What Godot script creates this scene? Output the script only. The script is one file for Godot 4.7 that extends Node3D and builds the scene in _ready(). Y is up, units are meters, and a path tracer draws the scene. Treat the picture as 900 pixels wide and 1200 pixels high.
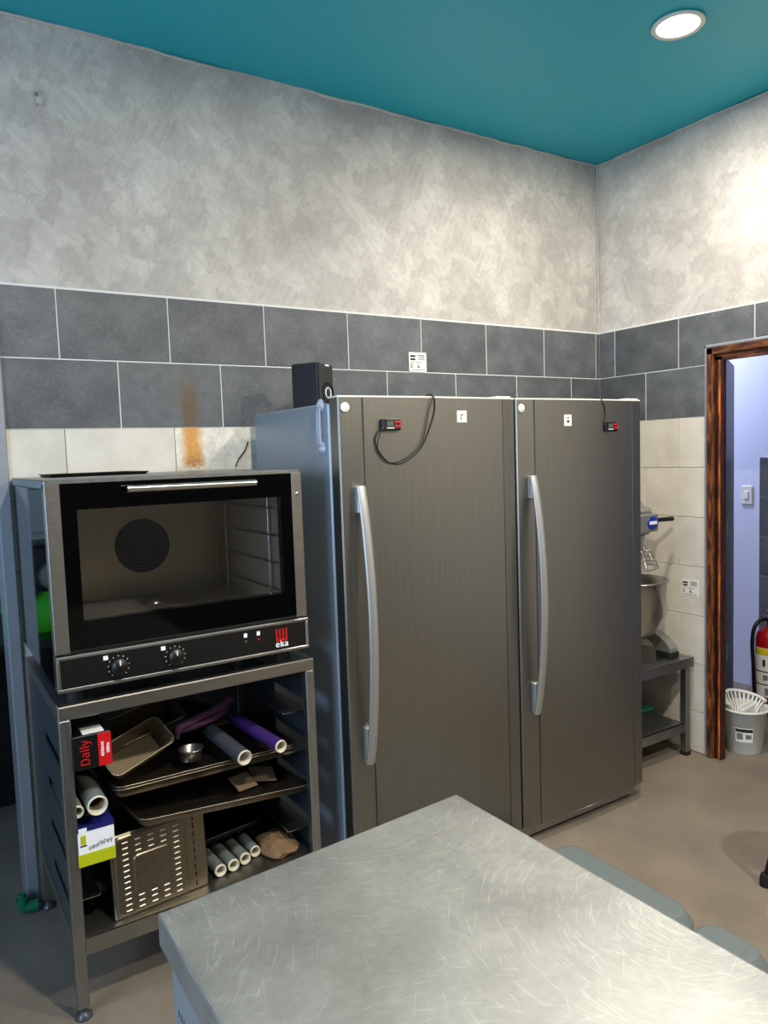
extends Node3D

# ---------- camera solved from the tile courses (metres, corner of the two walls at x = 0, z = 0) ----------
var mats := {}
var rng := RandomNumberGenerator.new()
var taken := {}

func _ready():
	rng.seed = 7
	# ----- camera -----
	var cam := Camera3D.new()
	cam.name = "camera"
	cam.transform = Transform3D(Basis(Vector3(0.84153, -0.03388, 0.53915), Vector3(0.07082, 0.99634, -0.04793), Vector3(-0.53555, 0.07852, 0.84085)).orthonormalized(), Vector3(-3.3157, 1.5872, 2.8977))
	cam.fov = rad_to_deg(2.0 * atan(600.0 / 868.7))
	cam.near = 0.05
	cam.far = 60.0
	cam.current = true
	add_child(cam)
	# ----- sky, exposure -----
	var we := WorldEnvironment.new()
	we.name = "environment"
	var env := Environment.new()
	env.background_mode = Environment.BG_SKY
	var sk := ProceduralSkyMaterial.new()
	sk.sky_top_color = Color(0.35, 0.55, 0.9)
	sk.sky_horizon_color = Color(0.7, 0.8, 0.95)
	sk.ground_bottom_color = Color(0.3, 0.3, 0.3)
	sk.ground_horizon_color = Color(0.6, 0.65, 0.7)
	var sky := Sky.new()
	sky.sky_material = sk
	env.sky = sky
	env.tonemap_mode = Environment.TONE_MAPPER_LINEAR
	env.tonemap_exposure = 1.0
	env.sdfgi_enabled = true
	env.ssao_enabled = true
	env.ssil_enabled = true
	we.environment = env
	add_child(we)
	# ----- daylight entering by the windows -----
	area_light("daylight", Vector3(-5.16, 1.75, 2.1), Vector3(1, 0, 0), Vector2(1.5, 1.4), Color(0.74, 0.86, 1.0), DAY)
	area_light("storeroom_daylight", Vector3(-4.14, 1.5, -0.95), Vector3(1, 0, 0), Vector2(0.8, 0.9), Color(0.66, 0.84, 1.0), STORE)
	make_materials()
	build_shell()
	build_downlights()
	build_hall()
	build_storeroom()
	build_fridges()
	build_oven()
	build_rack()
	build_rack_contents()
	build_counter()
	build_mixer()
	build_bucket()
	build_extinguisher()
	build_small()

const DAY := 7.5
const STORE := 0.7
const LAMP := 7.6
const HALL := 4.0

# =====================================================================  helpers
func area_light(called: String, at: Vector3, towards: Vector3, size: Vector2, c: Color, e: float, parent: Node = self):
	var l := AreaLight3D.new()
	l.name = called
	l.area_size = size
	l.light_color = c
	l.light_energy = e
	l.shadow_enabled = true
	l.set("area_range", 20.0)
	l.set("area_attenuation", 2.0)
	var up := Vector3.UP if absf(towards.y) < 0.9 else Vector3.BACK
	l.transform = Transform3D(Basis.looking_at(towards, up), at)
	parent.add_child(l, true)
	return l

func numbered(called: String) -> String:
	if not taken.has(called):
		taken[called] = 0
		return called
	taken[called] += 1
	return "%s_%03d" % [called, taken[called]]

func tag(o: Node, label: String, category: String, group := "", kind := ""):
	if label: o.set_meta("label", label)
	if category: o.set_meta("category", category)
	if group: o.set_meta("group", group)
	if kind: o.set_meta("kind", kind)
	return o

func thing(called: String, label: String, category: String, at := Vector3.ZERO, turn := 0.0, group := "") -> Node3D:
	var o := Node3D.new()
	o.name = numbered(called)
	add_child(o)
	o.position = at
	o.rotation.y = turn
	tag(o, label, category, group)
	return o

func nst() -> SurfaceTool:
	var st := SurfaceTool.new()
	st.begin(Mesh.PRIMITIVE_TRIANGLES)
	return st

func done(st: SurfaceTool) -> ArrayMesh:
	st.generate_normals()
	return st.commit()

func obj(called: String, m, mat: Material, parent: Node = self, at := Vector3.ZERO) -> MeshInstance3D:
	var mi := MeshInstance3D.new()
	mi.name = numbered(called) if parent == self else called
	mi.mesh = done(m) if m is SurfaceTool else m
	mi.material_override = null
	for i in mi.mesh.get_surface_count():
		mi.set_surface_override_material(i, mat)
	mi.position = at
	parent.add_child(mi, true)
	return mi

func struct(called: String, m, mat: Material, parent: Node = self, at := Vector3.ZERO) -> MeshInstance3D:
	var o := obj(called, m, mat, parent, at)
	if parent == self: o.set_meta("kind", "structure")
	return o

func tri(st: SurfaceTool, a: Vector3, b: Vector3, c: Vector3, n: Vector3):
	if (c - a).cross(b - a).dot(n) < 0.0:
		var t := b
		b = c
		c = t
	st.set_uv(Vector2(a.x + a.z, -a.y)); st.add_vertex(a)
	st.set_uv(Vector2(b.x + b.z, -b.y)); st.add_vertex(b)
	st.set_uv(Vector2(c.x + c.z, -c.y)); st.add_vertex(c)

func quad(st: SurfaceTool, a: Vector3, b: Vector3, c: Vector3, d: Vector3, n: Vector3):
	tri(st, a, b, c, n)
	tri(st, a, c, d, n)

# box with chamfered edges, centred at c
func bx(st: SurfaceTool, c: Vector3, s: Vector3, b := 0.0, basis := Basis()):
	st.set_smooth_group(-1)
	var h := s * 0.5
	b = minf(b, minf(h.x, minf(h.y, h.z)) * 0.95)
	var P := func(sx, sy, sz, k) -> Vector3:
		var v := Vector3(sx * h.x, sy * h.y, sz * h.z)
		if b > 0.0:
			if k != 0: v.x -= sx * b
			if k != 1: v.y -= sy * b
			if k != 2: v.z -= sz * b
		return c + basis * v
	for k in 3:
		for sg in [-1.0, 1.0]:
			var q := []
			for uv in [[-1.0, -1.0], [1.0, -1.0], [1.0, 1.0], [-1.0, 1.0]]:
				var w := [0.0, 0.0, 0.0]
				w[k] = sg
				w[(k + 1) % 3] = uv[0]
				w[(k + 2) % 3] = uv[1]
				q.append(P.call(w[0], w[1], w[2], k))
			var n := Vector3.ZERO
			n[k] = sg
			quad(st, q[0], q[1], q[2], q[3], basis * n)
	if b <= 0.0: return
	for k in 3:
		var k1 := (k + 1) % 3
		var k2 := (k + 2) % 3
		for s1 in [-1.0, 1.0]:
			for s2 in [-1.0, 1.0]:
				var w1 := [0.0, 0.0, 0.0]
				w1[k] = -1.0; w1[k1] = s1; w1[k2] = s2
				var w2 := w1.duplicate()
				w2[k] = 1.0
				var n := Vector3.ZERO
				n[k1] = s1; n[k2] = s2
				quad(st, P.call(w1[0], w1[1], w1[2], k1), P.call(w2[0], w2[1], w2[2], k1), P.call(w2[0], w2[1], w2[2], k2), P.call(w1[0], w1[1], w1[2], k2), basis * n)
	for sx in [-1.0, 1.0]:
		for sy in [-1.0, 1.0]:
			for sz in [-1.0, 1.0]:
				tri(st, P.call(sx, sy, sz, 0), P.call(sx, sy, sz, 1), P.call(sx, sy, sz, 2), basis * Vector3(sx, sy, sz))

func bm(s: Vector3, b := 0.0) -> ArrayMesh:
	var st := nst()
	bx(st, Vector3.ZERO, s, b)
	return done(st)

# box given by its two corners
func bc(st: SurfaceTool, lo: Vector3, hi: Vector3, b := 0.0):
	bx(st, (lo + hi) * 0.5, hi - lo, b)

func bcm(lo: Vector3, hi: Vector3, b := 0.0) -> ArrayMesh:
	var st := nst()
	bc(st, lo, hi, b)
	return done(st)

# skin over closed rings of equal length; see lathe for the winding
func loft(st: SurfaceTool, rings: Array, cap0 := true, cap1 := true, smooth := true):
	var n: int = rings[0].size()
	var run := [0.0]
	for k in range(1, rings.size()):
		run.append(run[k - 1] + (rings[k][0] - rings[k - 1][0]).length())
	st.set_smooth_group(1 if smooth else -1)
	for k in rings.size() - 1:
		for i in n:
			var j := (i + 1) % n
			var a: Vector3 = rings[k][i]
			var b: Vector3 = rings[k][j]
			var c: Vector3 = rings[k + 1][i]
			var d: Vector3 = rings[k + 1][j]
			var u0 := float(i) / n
			var u1 := float(i + 1) / n
			if (b - a).length() > 1e-7:
				st.set_uv(Vector2(u0, run[k])); st.add_vertex(a)
				st.set_uv(Vector2(u1, run[k])); st.add_vertex(b)
				st.set_uv(Vector2(u0, run[k + 1])); st.add_vertex(c)
			if (d - c).length() > 1e-7:
				st.set_uv(Vector2(u1, run[k])); st.add_vertex(b)
				st.set_uv(Vector2(u1, run[k + 1])); st.add_vertex(d)
				st.set_uv(Vector2(u0, run[k + 1])); st.add_vertex(c)
	st.set_smooth_group(-1)
	for e in 2:
		if not (cap0 if e == 0 else cap1): continue
		var r = rings[0] if e == 0 else rings[rings.size() - 1]
		var m := Vector3.ZERO
		for v in r: m += v
		m /= n
		for i in n:
			var j := (i + 1) % n
			st.set_uv(Vector2.ZERO); st.add_vertex(m)
			if e == 0:
				st.add_vertex(r[j]); st.add_vertex(r[i])
			else:
				st.add_vertex(r[i]); st.add_vertex(r[j])

func circle(c: Vector3, r: float, x: Vector3, z: Vector3, n: int) -> PackedVector3Array:
	var p := PackedVector3Array()
	for i in n:
		var a := TAU * i / n
		p.append(c + (x * cos(a) + z * sin(a)) * r)
	return p

# profile of (radius, height) turned about the y axis
func lathe(st: SurfaceTool, prof: Array, n := 24, xf := Transform3D(), cap0 := true, cap1 := true):
	var rings := []
	for p in prof:
		rings.append(xf * circle(Vector3(0, p[1], 0), maxf(p[0], 1e-5), Vector3.RIGHT, Vector3.BACK, n))
	loft(st, rings, cap0, cap1)

func lathe_m(prof: Array, n := 24, xf := Transform3D(), cap0 := true, cap1 := true) -> ArrayMesh:
	var st := nst()
	lathe(st, prof, n, xf, cap0, cap1)
	return done(st)

# frame whose y axis runs along d
func along(at: Vector3, d: Vector3) -> Transform3D:
	d = d.normalized()
	var x := d.cross(Vector3(0.13, 0.05, 0.99)).normalized()
	if absf(d.z) > 0.95: x = Vector3.RIGHT.slide(d).normalized()
	return Transform3D(Basis(x, d, x.cross(d)), at)

func tube(st: SurfaceTool, pts: Array, r, n := 8, flat := 1.0, up := Vector3.ZERO):
	var rings := []
	var x := Vector3.ZERO
	for i in pts.size():
		var a: Vector3 = pts[maxi(i - 1, 0)]
		var b: Vector3 = pts[mini(i + 1, pts.size() - 1)]
		var t := (b - a).normalized()
		if i == 0:
			x = (up if up != Vector3.ZERO else (Vector3.UP if absf(t.y) < 0.9 else Vector3.RIGHT)).slide(t).normalized()
		else:
			x = x.slide(t).normalized()
		var rr: float = r[i] if r is Array else r
		rings.append(circle(pts[i], rr, x * flat, x.cross(t), n))
	loft(st, rings)

func tube_m(pts: Array, r, n := 8) -> ArrayMesh:
	var st := nst()
	tube(st, pts, r, n)
	return done(st)

func curve(pts: Array, step := 6) -> Array:
	var o := []
	for i in pts.size() - 1:
		var p0: Vector3 = pts[maxi(i - 1, 0)]
		var p1: Vector3 = pts[i]
		var p2: Vector3 = pts[i + 1]
		var p3: Vector3 = pts[mini(i + 2, pts.size() - 1)]
		for k in step:
			var t := float(k) / step
			o.append(0.5 * ((2.0 * p1) + (p2 - p0) * t + (2.0 * p0 - 5.0 * p1 + 4.0 * p2 - p3) * t * t + (3.0 * p1 - p0 - 3.0 * p2 + p3) * t * t * t))
	o.append(pts[pts.size() - 1])
	return o

# rounded rectangle ring in the xz plane
func rrect(w: float, d: float, r: float, y: float, seg := 5, c := Vector2.ZERO) -> PackedVector3Array:
	var p := PackedVector3Array()
	r = minf(r, minf(w, d) * 0.499)
	var k := 0
	for q in [[1, 1], [-1, 1], [-1, -1], [1, -1]]:
		for i in seg + 1:
			var a := PI * 0.5 * (k + float(i) / seg)
			p.append(Vector3(c.x + q[0] * (w * 0.5 - r) + cos(a) * r, y, c.y + q[1] * (d * 0.5 - r) + sin(a) * r))
		k += 1
	return p

# stack of rounded rectangles: each layer [width, depth, corner radius, height]
func stack(st: SurfaceTool, layers: Array, xf := Transform3D(), smooth := false, seg := 5):
	var rings := []
	for l in layers:
		rings.append(xf * rrect(l[0], l[1], l[2], l[3], seg))
	loft(st, rings, true, true, smooth)

func prism(st: SurfaceTool, poly: PackedVector2Array, depth: float, xf := Transform3D()):
	# polygon in xy, pushed along +z by depth
	st.set_smooth_group(-1)
	var idx := Geometry2D.triangulate_polygon(poly)
	for i in range(0, idx.size(), 3):
		var a := poly[idx[i]]
		var b := poly[idx[i + 1]]
		var c := poly[idx[i + 2]]
		tri(st, xf * Vector3(a.x, a.y, 0), xf * Vector3(b.x, b.y, 0), xf * Vector3(c.x, c.y, 0), xf.basis * Vector3(0, 0, -1))
		tri(st, xf * Vector3(a.x, a.y, depth), xf * Vector3(b.x, b.y, depth), xf * Vector3(c.x, c.y, depth), xf.basis * Vector3(0, 0, 1))
	var ccw := not Geometry2D.is_polygon_clockwise(poly)
	for i in poly.size():
		var a := poly[i]
		var b := poly[(i + 1) % poly.size()]
		var e := b - a
		var n := Vector3(e.y, -e.x, 0) * (1.0 if ccw else -1.0)
		quad(st, xf * Vector3(a.x, a.y, 0), xf * Vector3(b.x, b.y, 0), xf * Vector3(b.x, b.y, depth), xf * Vector3(a.x, a.y, depth), xf.basis * n)

func lettering(called: String, text: String, height: float, mat: Material, parent: Node, xf: Transform3D, bold := false, depth := 0.0012, serif := false):
	var tm := TextMesh.new()
	var f := SystemFont.new()
	f.font_names = PackedStringArray(["Droid Serif" if serif else "Droid Sans"])
	f.font_weight = 700 if bold else 400
	tm.font = f
	tm.text = text
	tm.font_size = 48
	tm.pixel_size = height / 48.0
	tm.depth = depth
	tm.curve_step = 2.0
	var mi := MeshInstance3D.new()
	mi.name = called
	mi.mesh = tm
	mi.material_override = mat
	mi.set_surface_override_material(0, mat) if tm.get_surface_count() > 0 else null
	mi.transform = xf
	parent.add_child(mi, true)
	return mi

# =====================================================================  materials
func mat(key: String, c: Color, rough := 0.6, metal := 0.0) -> StandardMaterial3D:
	if not mats.has(key):
		var m := StandardMaterial3D.new()
		m.resource_name = key
		m.albedo_color = c
		m.roughness = rough
		m.metallic = metal
		mats[key] = m
	return mats[key]

func noise_img(n: int, freq: float, sd: int, oct := 4, type := FastNoiseLite.TYPE_SIMPLEX_SMOOTH, warp := 0.0, fractal := FastNoiseLite.FRACTAL_FBM) -> PackedByteArray:
	var f := FastNoiseLite.new()
	f.noise_type = type
	f.seed = sd
	f.frequency = freq
	f.fractal_type = fractal
	f.fractal_octaves = oct
	if type == FastNoiseLite.TYPE_CELLULAR:
		f.cellular_return_type = FastNoiseLite.RETURN_CELL_VALUE
	if warp > 0.0:
		f.domain_warp_enabled = true
		f.domain_warp_amplitude = warp
		f.domain_warp_frequency = freq * 1.7
	return f.get_seamless_image(n, n, false, false, 0.12, true).get_data()

func tex(n: int, paint: Callable) -> ImageTexture:
	var d := PackedByteArray()
	d.resize(n * n * 3)
	for i in n * n:
		var c: Color = paint.call(i)
		d[i * 3] = int(clampf(c.r, 0, 1) * 255)
		d[i * 3 + 1] = int(clampf(c.g, 0, 1) * 255)
		d[i * 3 + 2] = int(clampf(c.b, 0, 1) * 255)
	return ImageTexture.create_from_image(Image.create_from_data(n, n, false, Image.FORMAT_RGB8, d))

func triplanar(m: StandardMaterial3D, s: Vector3, world := true, off := Vector3.ZERO):
	m.uv1_triplanar = true
	m.uv1_world_triplanar = world
	m.uv1_scale = s
	m.uv1_offset = off
	m.uv1_triplanar_sharpness = 8.0

func make_materials():
	var N := 512
	# trowelled plaster
	var N2 := 1024
	var pa := noise_img(N2, 0.0028, 11, 5)
	var pb := noise_img(N2, 0.013, 12, 2, FastNoiseLite.TYPE_CELLULAR, 55.0)
	var pc := noise_img(N2, 0.03, 13, 3, FastNoiseLite.TYPE_SIMPLEX_SMOOTH, 30.0, FastNoiseLite.FRACTAL_RIDGED)
	var pd := noise_img(N2, 0.012, 14, 4, FastNoiseLite.TYPE_SIMPLEX_SMOOTH, 60.0)
	var stroke := PackedFloat32Array()
	stroke.resize(N2 * N2)
	for i in N2 * N2:
		var px := i % N2
		var py := i / N2
		var k1 := posmod(5 * (py - px), N2) * N2 + posmod(px + py, N2)
		var k2 := posmod(4 * (py + 2 * px), N2) * N2 + posmod(py * 1 - px, N2)
		var m1 := smoothstep(0.5, 0.66, pa[(i * 7 + 333) % (N2 * N2)] / 255.0) * 0.0 + smoothstep(0.48, 0.6, pd[i] / 255.0)
		stroke[i] = m1 * (pd[k1] / 255.0 - 0.5) + (1.0 - m1) * (pd[k2] / 255.0 - 0.5)
	var plaster_at := func(i: int) -> Color:
		var a := pa[i] / 255.0 - 0.5
		var b := pb[i] / 255.0 - 0.5
		var c := pc[i] / 255.0
		var d := smoothstep(0.46, 0.54, pd[i] / 255.0) - 0.5
		var v := 0.5 + a * 0.6 + b * 0.16 * (d + 0.7) + (0.35 - c) * 0.34 + d * 0.2 + stroke[i] * 0.42 * (a + 0.6)
		return Color(0.645, 0.62, 0.595).lerp(Color(0.86, 0.84, 0.805), clampf(v, 0, 1))
	var m := mat("trowelled_plaster", Color.WHITE, 0.8)
	m.albedo_texture = tex(N2, plaster_at)
	m.normal_enabled = true
	m.normal_texture = bump(N2, func(i: int) -> float: return 0.5 + stroke[i] * 0.35 + (pd[i] * 0.3 + pb[i] * 0.06 + pc[i] * 0.15) / 255.0 - 0.2, 1.6)
	m.normal_scale = 0.55
	triplanar(m, Vector3.ONE * 0.42)
	var m2: StandardMaterial3D = m.duplicate()
	m2.resource_name = "pale_plaster"
	m2.albedo_color = Color(1.0, 1.0, 1.0)
	m2.uv1_offset = Vector3(0.31, 0.17, 0.43)
	mats["pale_plaster"] = m2
	# slate tile and cream tile
	var sa := noise_img(N, 0.006, 21, 5, FastNoiseLite.TYPE_SIMPLEX_SMOOTH, 40.0)
	var sb := noise_img(N, 0.04, 22, 4, FastNoiseLite.TYPE_SIMPLEX_SMOOTH, 20.0, FastNoiseLite.FRACTAL_RIDGED)
	var slate_tex := tex(N, func(i: int) -> Color:
		var v := 0.5 + (sa[i] / 255.0 - 0.5) * 0.6 + (0.4 - sb[i] / 255.0) * 0.5
		return Color(0.285, 0.295, 0.31).lerp(Color(0.45, 0.455, 0.46), clampf(v, 0, 1)))
	var cream_tex := tex(N, func(i: int) -> Color:
		var v := 0.5 + (sa[i] / 255.0 - 0.5) * 0.7 + (0.4 - sb[i] / 255.0) * 0.25
		return Color(0.80, 0.77, 0.715).lerp(Color(0.90, 0.875, 0.825), clampf(v, 0, 1)))
	for k in 4:
		var s := mat("slate_tile_%d" % k, Color.WHITE * (0.94 + 0.035 * k), 0.5)
		s.albedo_texture = slate_tex
		triplanar(s, Vector3(1.6, 1.9, 1.6), false, Vector3(0.37 * k, 0.23 * k, 0.11 * k))
		var c := mat("cream_tile_%d" % k, Color.WHITE * (0.97 + 0.01 * k), 0.42)
		c.albedo_texture = cream_tex
		triplanar(c, Vector3(1.5, 1.5, 1.5), false, Vector3(0.41 * k, 0.29 * k, 0.13 * k))
	mat("white_grout", Color(0.86, 0.86, 0.84), 0.85)
	mat("grey_grout", Color(0.5, 0.46, 0.4), 0.85)
	mat("ceiling_paint", Color(0.015, 0.64, 0.71), 0.42)
	# screed floor
	var fa := noise_img(N2, 0.004, 31, 5)
	var fb := noise_img(N2, 0.02, 32, 4, FastNoiseLite.TYPE_SIMPLEX_SMOOTH, 40.0, FastNoiseLite.FRACTAL_RIDGED)
	var fl := mat("screed_floor", Color.WHITE, 0.6)
	fl.albedo_texture = tex(N2, func(i: int) -> Color:
		var v := 0.5 + (fa[i] / 255.0 - 0.5) * 0.8 + (0.35 - fb[i] / 255.0) * 0.35
		return Color(0.42, 0.38, 0.33).lerp(Color(0.52, 0.47, 0.41), clampf(v, 0, 1)))
	triplanar(fl, Vector3.ONE * 0.5)
	# brushed steel: fine streaks up and down, along x
	var ba := noise_img(N, 0.05, 41, 4)
	var streak := tex(N, func(i: int) -> Color:
		var v := 0.93 + (ba[i] / 255.0 - 0.5) * 0.10
		return Color(v, v, v))
	var rough_streak := tex(N, func(i: int) -> Color:
		var v := 0.40 + (ba[i] / 255.0 - 0.5) * 0.10
		return Color(v, v, v))
	for d in [["steel_door", Color(0.585, 0.575, 0.545), Vector3(11, 0.1, 11), 1.0], ["steel_frame", Color(0.66, 0.645, 0.61), Vector3(0.3, 9, 9), 1.0], ["steel_plain", Color(0.66, 0.66, 0.65), Vector3(4, 0.3, 4), 1.0], ["steel_tray", Color(0.56, 0.52, 0.45), Vector3(2, 2, 2), 0.9]]:
		var s := mat(d[0], d[1], d[3], 1.0)
		s.albedo_texture = streak
		s.roughness_texture = rough_streak
		triplanar(s, d[2], false)
	mat("steel_mirror", Color(0.55, 0.56, 0.57), 0.06, 1.0)
	mat("steel_bright", Color(0.74, 0.73, 0.71), 0.28, 1.0)
	mat("steel_satin", Color(0.70, 0.70, 0.69), 0.45, 0.8)
	var fs := mat("fridge_side", Color(0.56, 0.60, 0.64), 0.38, 0.25)
	fs.clearcoat_enabled = false
	# scratched worktop
	var wt := mat("scratched_steel", Color(0.90, 0.905, 0.89), 1.0, 0.78)
	var sc := scratches(1024)
	wt.albedo_texture = sc[0]
	wt.roughness_texture = sc[1]
	triplanar(wt, Vector3.ONE * 0.75)
	# burnt timber
	var wa := noise_img(N, 0.02, 51, 5, FastNoiseLite.TYPE_SIMPLEX_SMOOTH, 30.0)
	var wb := noise_img(N, 0.09, 52, 2)
	var wood_tex := tex(N, func(i: int) -> Color:
		var v := clampf(0.38 + (wa[i] / 255.0 - 0.5) * 1.05 + (wb[i] / 255.0 - 0.5) * 0.3, 0, 1)
		return Color(0.16, 0.075, 0.04).lerp(Color(0.72, 0.42, 0.20), v))
	var w := mat("burnt_timber", Color.WHITE, 0.38)
	w.albedo_texture = wood_tex
	triplanar(w, Vector3(4.5, 0.7, 4.5), false)
	var wh := mat("burnt_timber_head", Color.WHITE, 0.38)
	wh.albedo_texture = wood_tex
	triplanar(wh, Vector3(4.5, 4.5, 0.7), false)
	var wd := mat("dark_timber", Color(0.50, 0.38, 0.32), 0.4)
	wd.albedo_texture = wood_tex
	triplanar(wd, Vector3(4, 0.6, 4), false, Vector3(0.3, 0.3, 0.1))
	var wg := mat("golden_timber", Color(1.5, 1.4, 1.25), 0.4)
	wg.albedo_texture = wood_tex
	triplanar(wg, Vector3(4, 0.5, 4), false, Vector3(0.7, 0.1, 0.6))
	# plain ones
	mat("aluminium_trim", Color(0.62, 0.64, 0.67), 0.4, 0.5)
	mat("lavender_paint", Color(0.80, 0.815, 0.90), 0.7)
	mat("rack_sheet", Color(0.36, 0.40, 0.43), 0.4, 0.8)
	mat("front_paint", Color(0.3, 0.3, 0.3), 0.7)
	mat("pressed_rib", Color(0.80, 0.77, 0.70), 0.35, 0.25)
	mat("dark_paint", Color(0.16, 0.19, 0.22), 0.7)
	mat("white_paint", Color(0.8, 0.8, 0.8), 0.7)
	mat("black_plastic", Color(0.025, 0.025, 0.028), 0.4)
	mat("black_gloss", Color(0.010, 0.010, 0.012), 0.06).metallic_specular = 0.3
	mat("black_matt", Color(0.03, 0.03, 0.03), 0.75)
	mat("dark_rubber", Color(0.05, 0.05, 0.05), 0.7)
	mat("white_plastic", Color(0.86, 0.86, 0.83), 0.4)
	mat("paper", Color(0.9, 0.89, 0.86), 0.7)
	mat("ink", Color(0.08, 0.08, 0.09), 0.7)
	mat("grey_ink", Color(0.45, 0.45, 0.45), 0.7)
	mat("red_print", Color(0.78, 0.05, 0.09), 0.4)
	mat("white_print", Color(0.92, 0.92, 0.92), 0.5)
	mat("pan_brown", Color(0.40, 0.35, 0.265), 0.45, 0.5)
	mat("pan_rust", Color(0.33, 0.2, 0.13), 0.6, 0.2)
	mat("lid_grey", Color(0.40, 0.435, 0.435), 0.55)
	mat("purple_foil", Color(0.27, 0.17, 0.42), 0.3, 0.2)
	mat("purple_bright", Color(0.55, 0.35, 0.78), 0.3, 0.2)
	mat("plum_cloth", Color(0.32, 0.17, 0.27), 0.85)
	mat("dark_cloth", Color(0.05, 0.04, 0.06), 0.9)
	mat("grey_film", Color(0.24, 0.245, 0.265), 0.3)
	mat("cling_film", Color(0.42, 0.44, 0.42), 0.22)
	mat("card_core", Color(0.8, 0.77, 0.68), 0.8)
	mat("card_inner", Color(0.16, 0.12, 0.09), 0.9)
	mat("brown_paper", Color(0.46, 0.35, 0.23), 0.8)
	mat("cardboard", Color(0.42, 0.33, 0.24), 0.85)
	mat("navy_print", Color(0.1, 0.1, 0.36), 0.45)
	mat("yellow_print", Color(0.7, 0.72, 0.05), 0.45)
	mat("extinguisher_red", Color(0.62, 0.05, 0.09), 0.3)
	mat("label_yellow", Color(0.85, 0.78, 0.15), 0.5)
	mat("bucket_plastic", Color(0.82, 0.82, 0.78), 0.45)
	mat("green_plastic", Color(0.06, 0.42, 0.3), 0.4)
	mat("lime_plastic", Color(0.25, 0.72, 0.1), 0.4)
	mat("blue_plastic", Color(0.07, 0.18, 0.55), 0.35)
	mat("speaker_grey", Color(0.16, 0.165, 0.16), 0.35)
	mat("speaker_side", Color(0.07, 0.085, 0.105), 0.4)
	mat("cabinet_grey", Color(0.52, 0.55, 0.56), 0.4, 0.2)
	mat("pink_cloth", Color(0.5, 0.12, 0.18), 0.8)
	mat("mixer_grey", Color(0.55, 0.55, 0.53), 0.35, 0.5)
	mat("oven_wall", Color(0.72, 0.68, 0.60), 0.45, 0.6)
	mat("lcd", Color(0.3, 0.34, 0.32), 0.3)
	mat("thin_wire", Color(0.02, 0.02, 0.02), 0.5)
	var cl := mat("clear_plastic", Color(0.85, 0.9, 0.97), 0.1)
	cl.refraction_enabled = true
	cl.albedo_color.a = 0.35
	cl.refraction_scale = 0.04
	cl.transparency = BaseMaterial3D.TRANSPARENCY_ALPHA
	var gl := mat("oven_glass", Color(0.02, 0.02, 0.02, 0.12), 0.03)
	gl.transparency = BaseMaterial3D.TRANSPARENCY_ALPHA
	var pg := mat("window_glass", Color(0.9, 0.95, 1.0, 0.06), 0.02)
	pg.transparency = BaseMaterial3D.TRANSPARENCY_ALPHA
	var em := mat("lamp_glow", Color(1, 0.98, 0.94), 0.5)
	em.emission_enabled = true
	em.emission = Color(1.0, 0.95, 0.86)
	em.emission_energy_multiplier = 6.0
	var em2 := mat("hall_lamp_glow", Color(1, 1, 1), 0.5)
	em2.emission_enabled = true
	em2.emission = Color(0.86, 0.9, 1.0)
	em2.emission_energy_multiplier = 4.0

func bump(n: int, height: Callable, depth: float) -> ImageTexture:
	var d := PackedByteArray()
	d.resize(n * n)
	for i in n * n:
		d[i] = int(clampf(height.call(i), 0, 1) * 255)
	var im := Image.create_from_data(n, n, false, Image.FORMAT_L8, d)
	im.convert(Image.FORMAT_RGBA8)
	im.bump_map_to_normal_map(depth)
	return ImageTexture.create_from_image(im)

# scouring arcs, wipe marks and stray scratches of a used worktop
func scratches(n: int) -> Array:
	var a := noise_img(n, 0.005, 61, 4, FastNoiseLite.TYPE_SIMPLEX_SMOOTH, 40.0)
	var b := noise_img(n, 0.05, 62, 3)
	var v := PackedFloat32Array()
	v.resize(n * n)
	for i in n * n:
		v[i] = 0.62 + (a[i] / 255.0 - 0.5) * 0.10 + (b[i] / 255.0 - 0.5) * 0.04
	var r := RandomNumberGenerator.new()
	r.seed = 99
	var hubs := [Vector2(0.30, 0.62), Vector2(0.62, 0.25), Vector2(0.85, 0.8), Vector2(0.1, 0.1)]
	for k in 6500:
		var hub: Vector2 = hubs[r.randi() % 4] * n
		var cx := hub.x + r.randfn(0, 26)
		var cy := hub.y + r.randfn(0, 26)
		var rad := r.randf_range(30, 300)
		if k % 5 == 0:
			cx = r.randf() * n
			cy = r.randf() * n
			rad = r.randf_range(100, 1500)
		var a0 := r.randf() * TAU
		var span := r.randf_range(6, 60) / rad
		var s := r.randf_range(0.01, 0.10) * (1.0 if r.randf() < 0.9 else -0.4)
		var steps := int(span * rad)
		for i in steps:
			var t := a0 + span * i / steps
			var x := posmod(int(cx + cos(t) * rad), n)
			var y := posmod(int(cy + sin(t) * rad), n)
			v[y * n + x] += s * sin(PI * i / steps)
	var alb := tex(n, func(i: int) -> Color: return Color(v[i], v[i] * 0.997, v[i] * 0.985) * 1.12)
	var rgh := tex(n, func(i: int) -> Color:
		var q := clampf(0.43 + (v[i] - 0.6) * 0.5, 0.36, 0.65)
		return Color(q, q, q))
	return [alb, rgh]

# =====================================================================  the room
const CEIL := 3.13
const BAND := 1.715   # foot of the two slate courses
var tile_cache := {}

func tile(parent: Node, kind: String, centre: Vector3, w: float, h: float, across: Vector3):
	var key := "%.3f_%.3f_%s" % [w, h, across]
	if not tile_cache.has(key):
		var s := Vector3(w, h, 0.012) if across.x > 0.5 else Vector3(0.012, h, w)
		tile_cache[key] = bm(s, 0.0012)
	var t := obj("tile", tile_cache[key], mats["%s_tile_%d" % [kind, rng.randi() % 4]], parent, centre)
	return t

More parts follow.
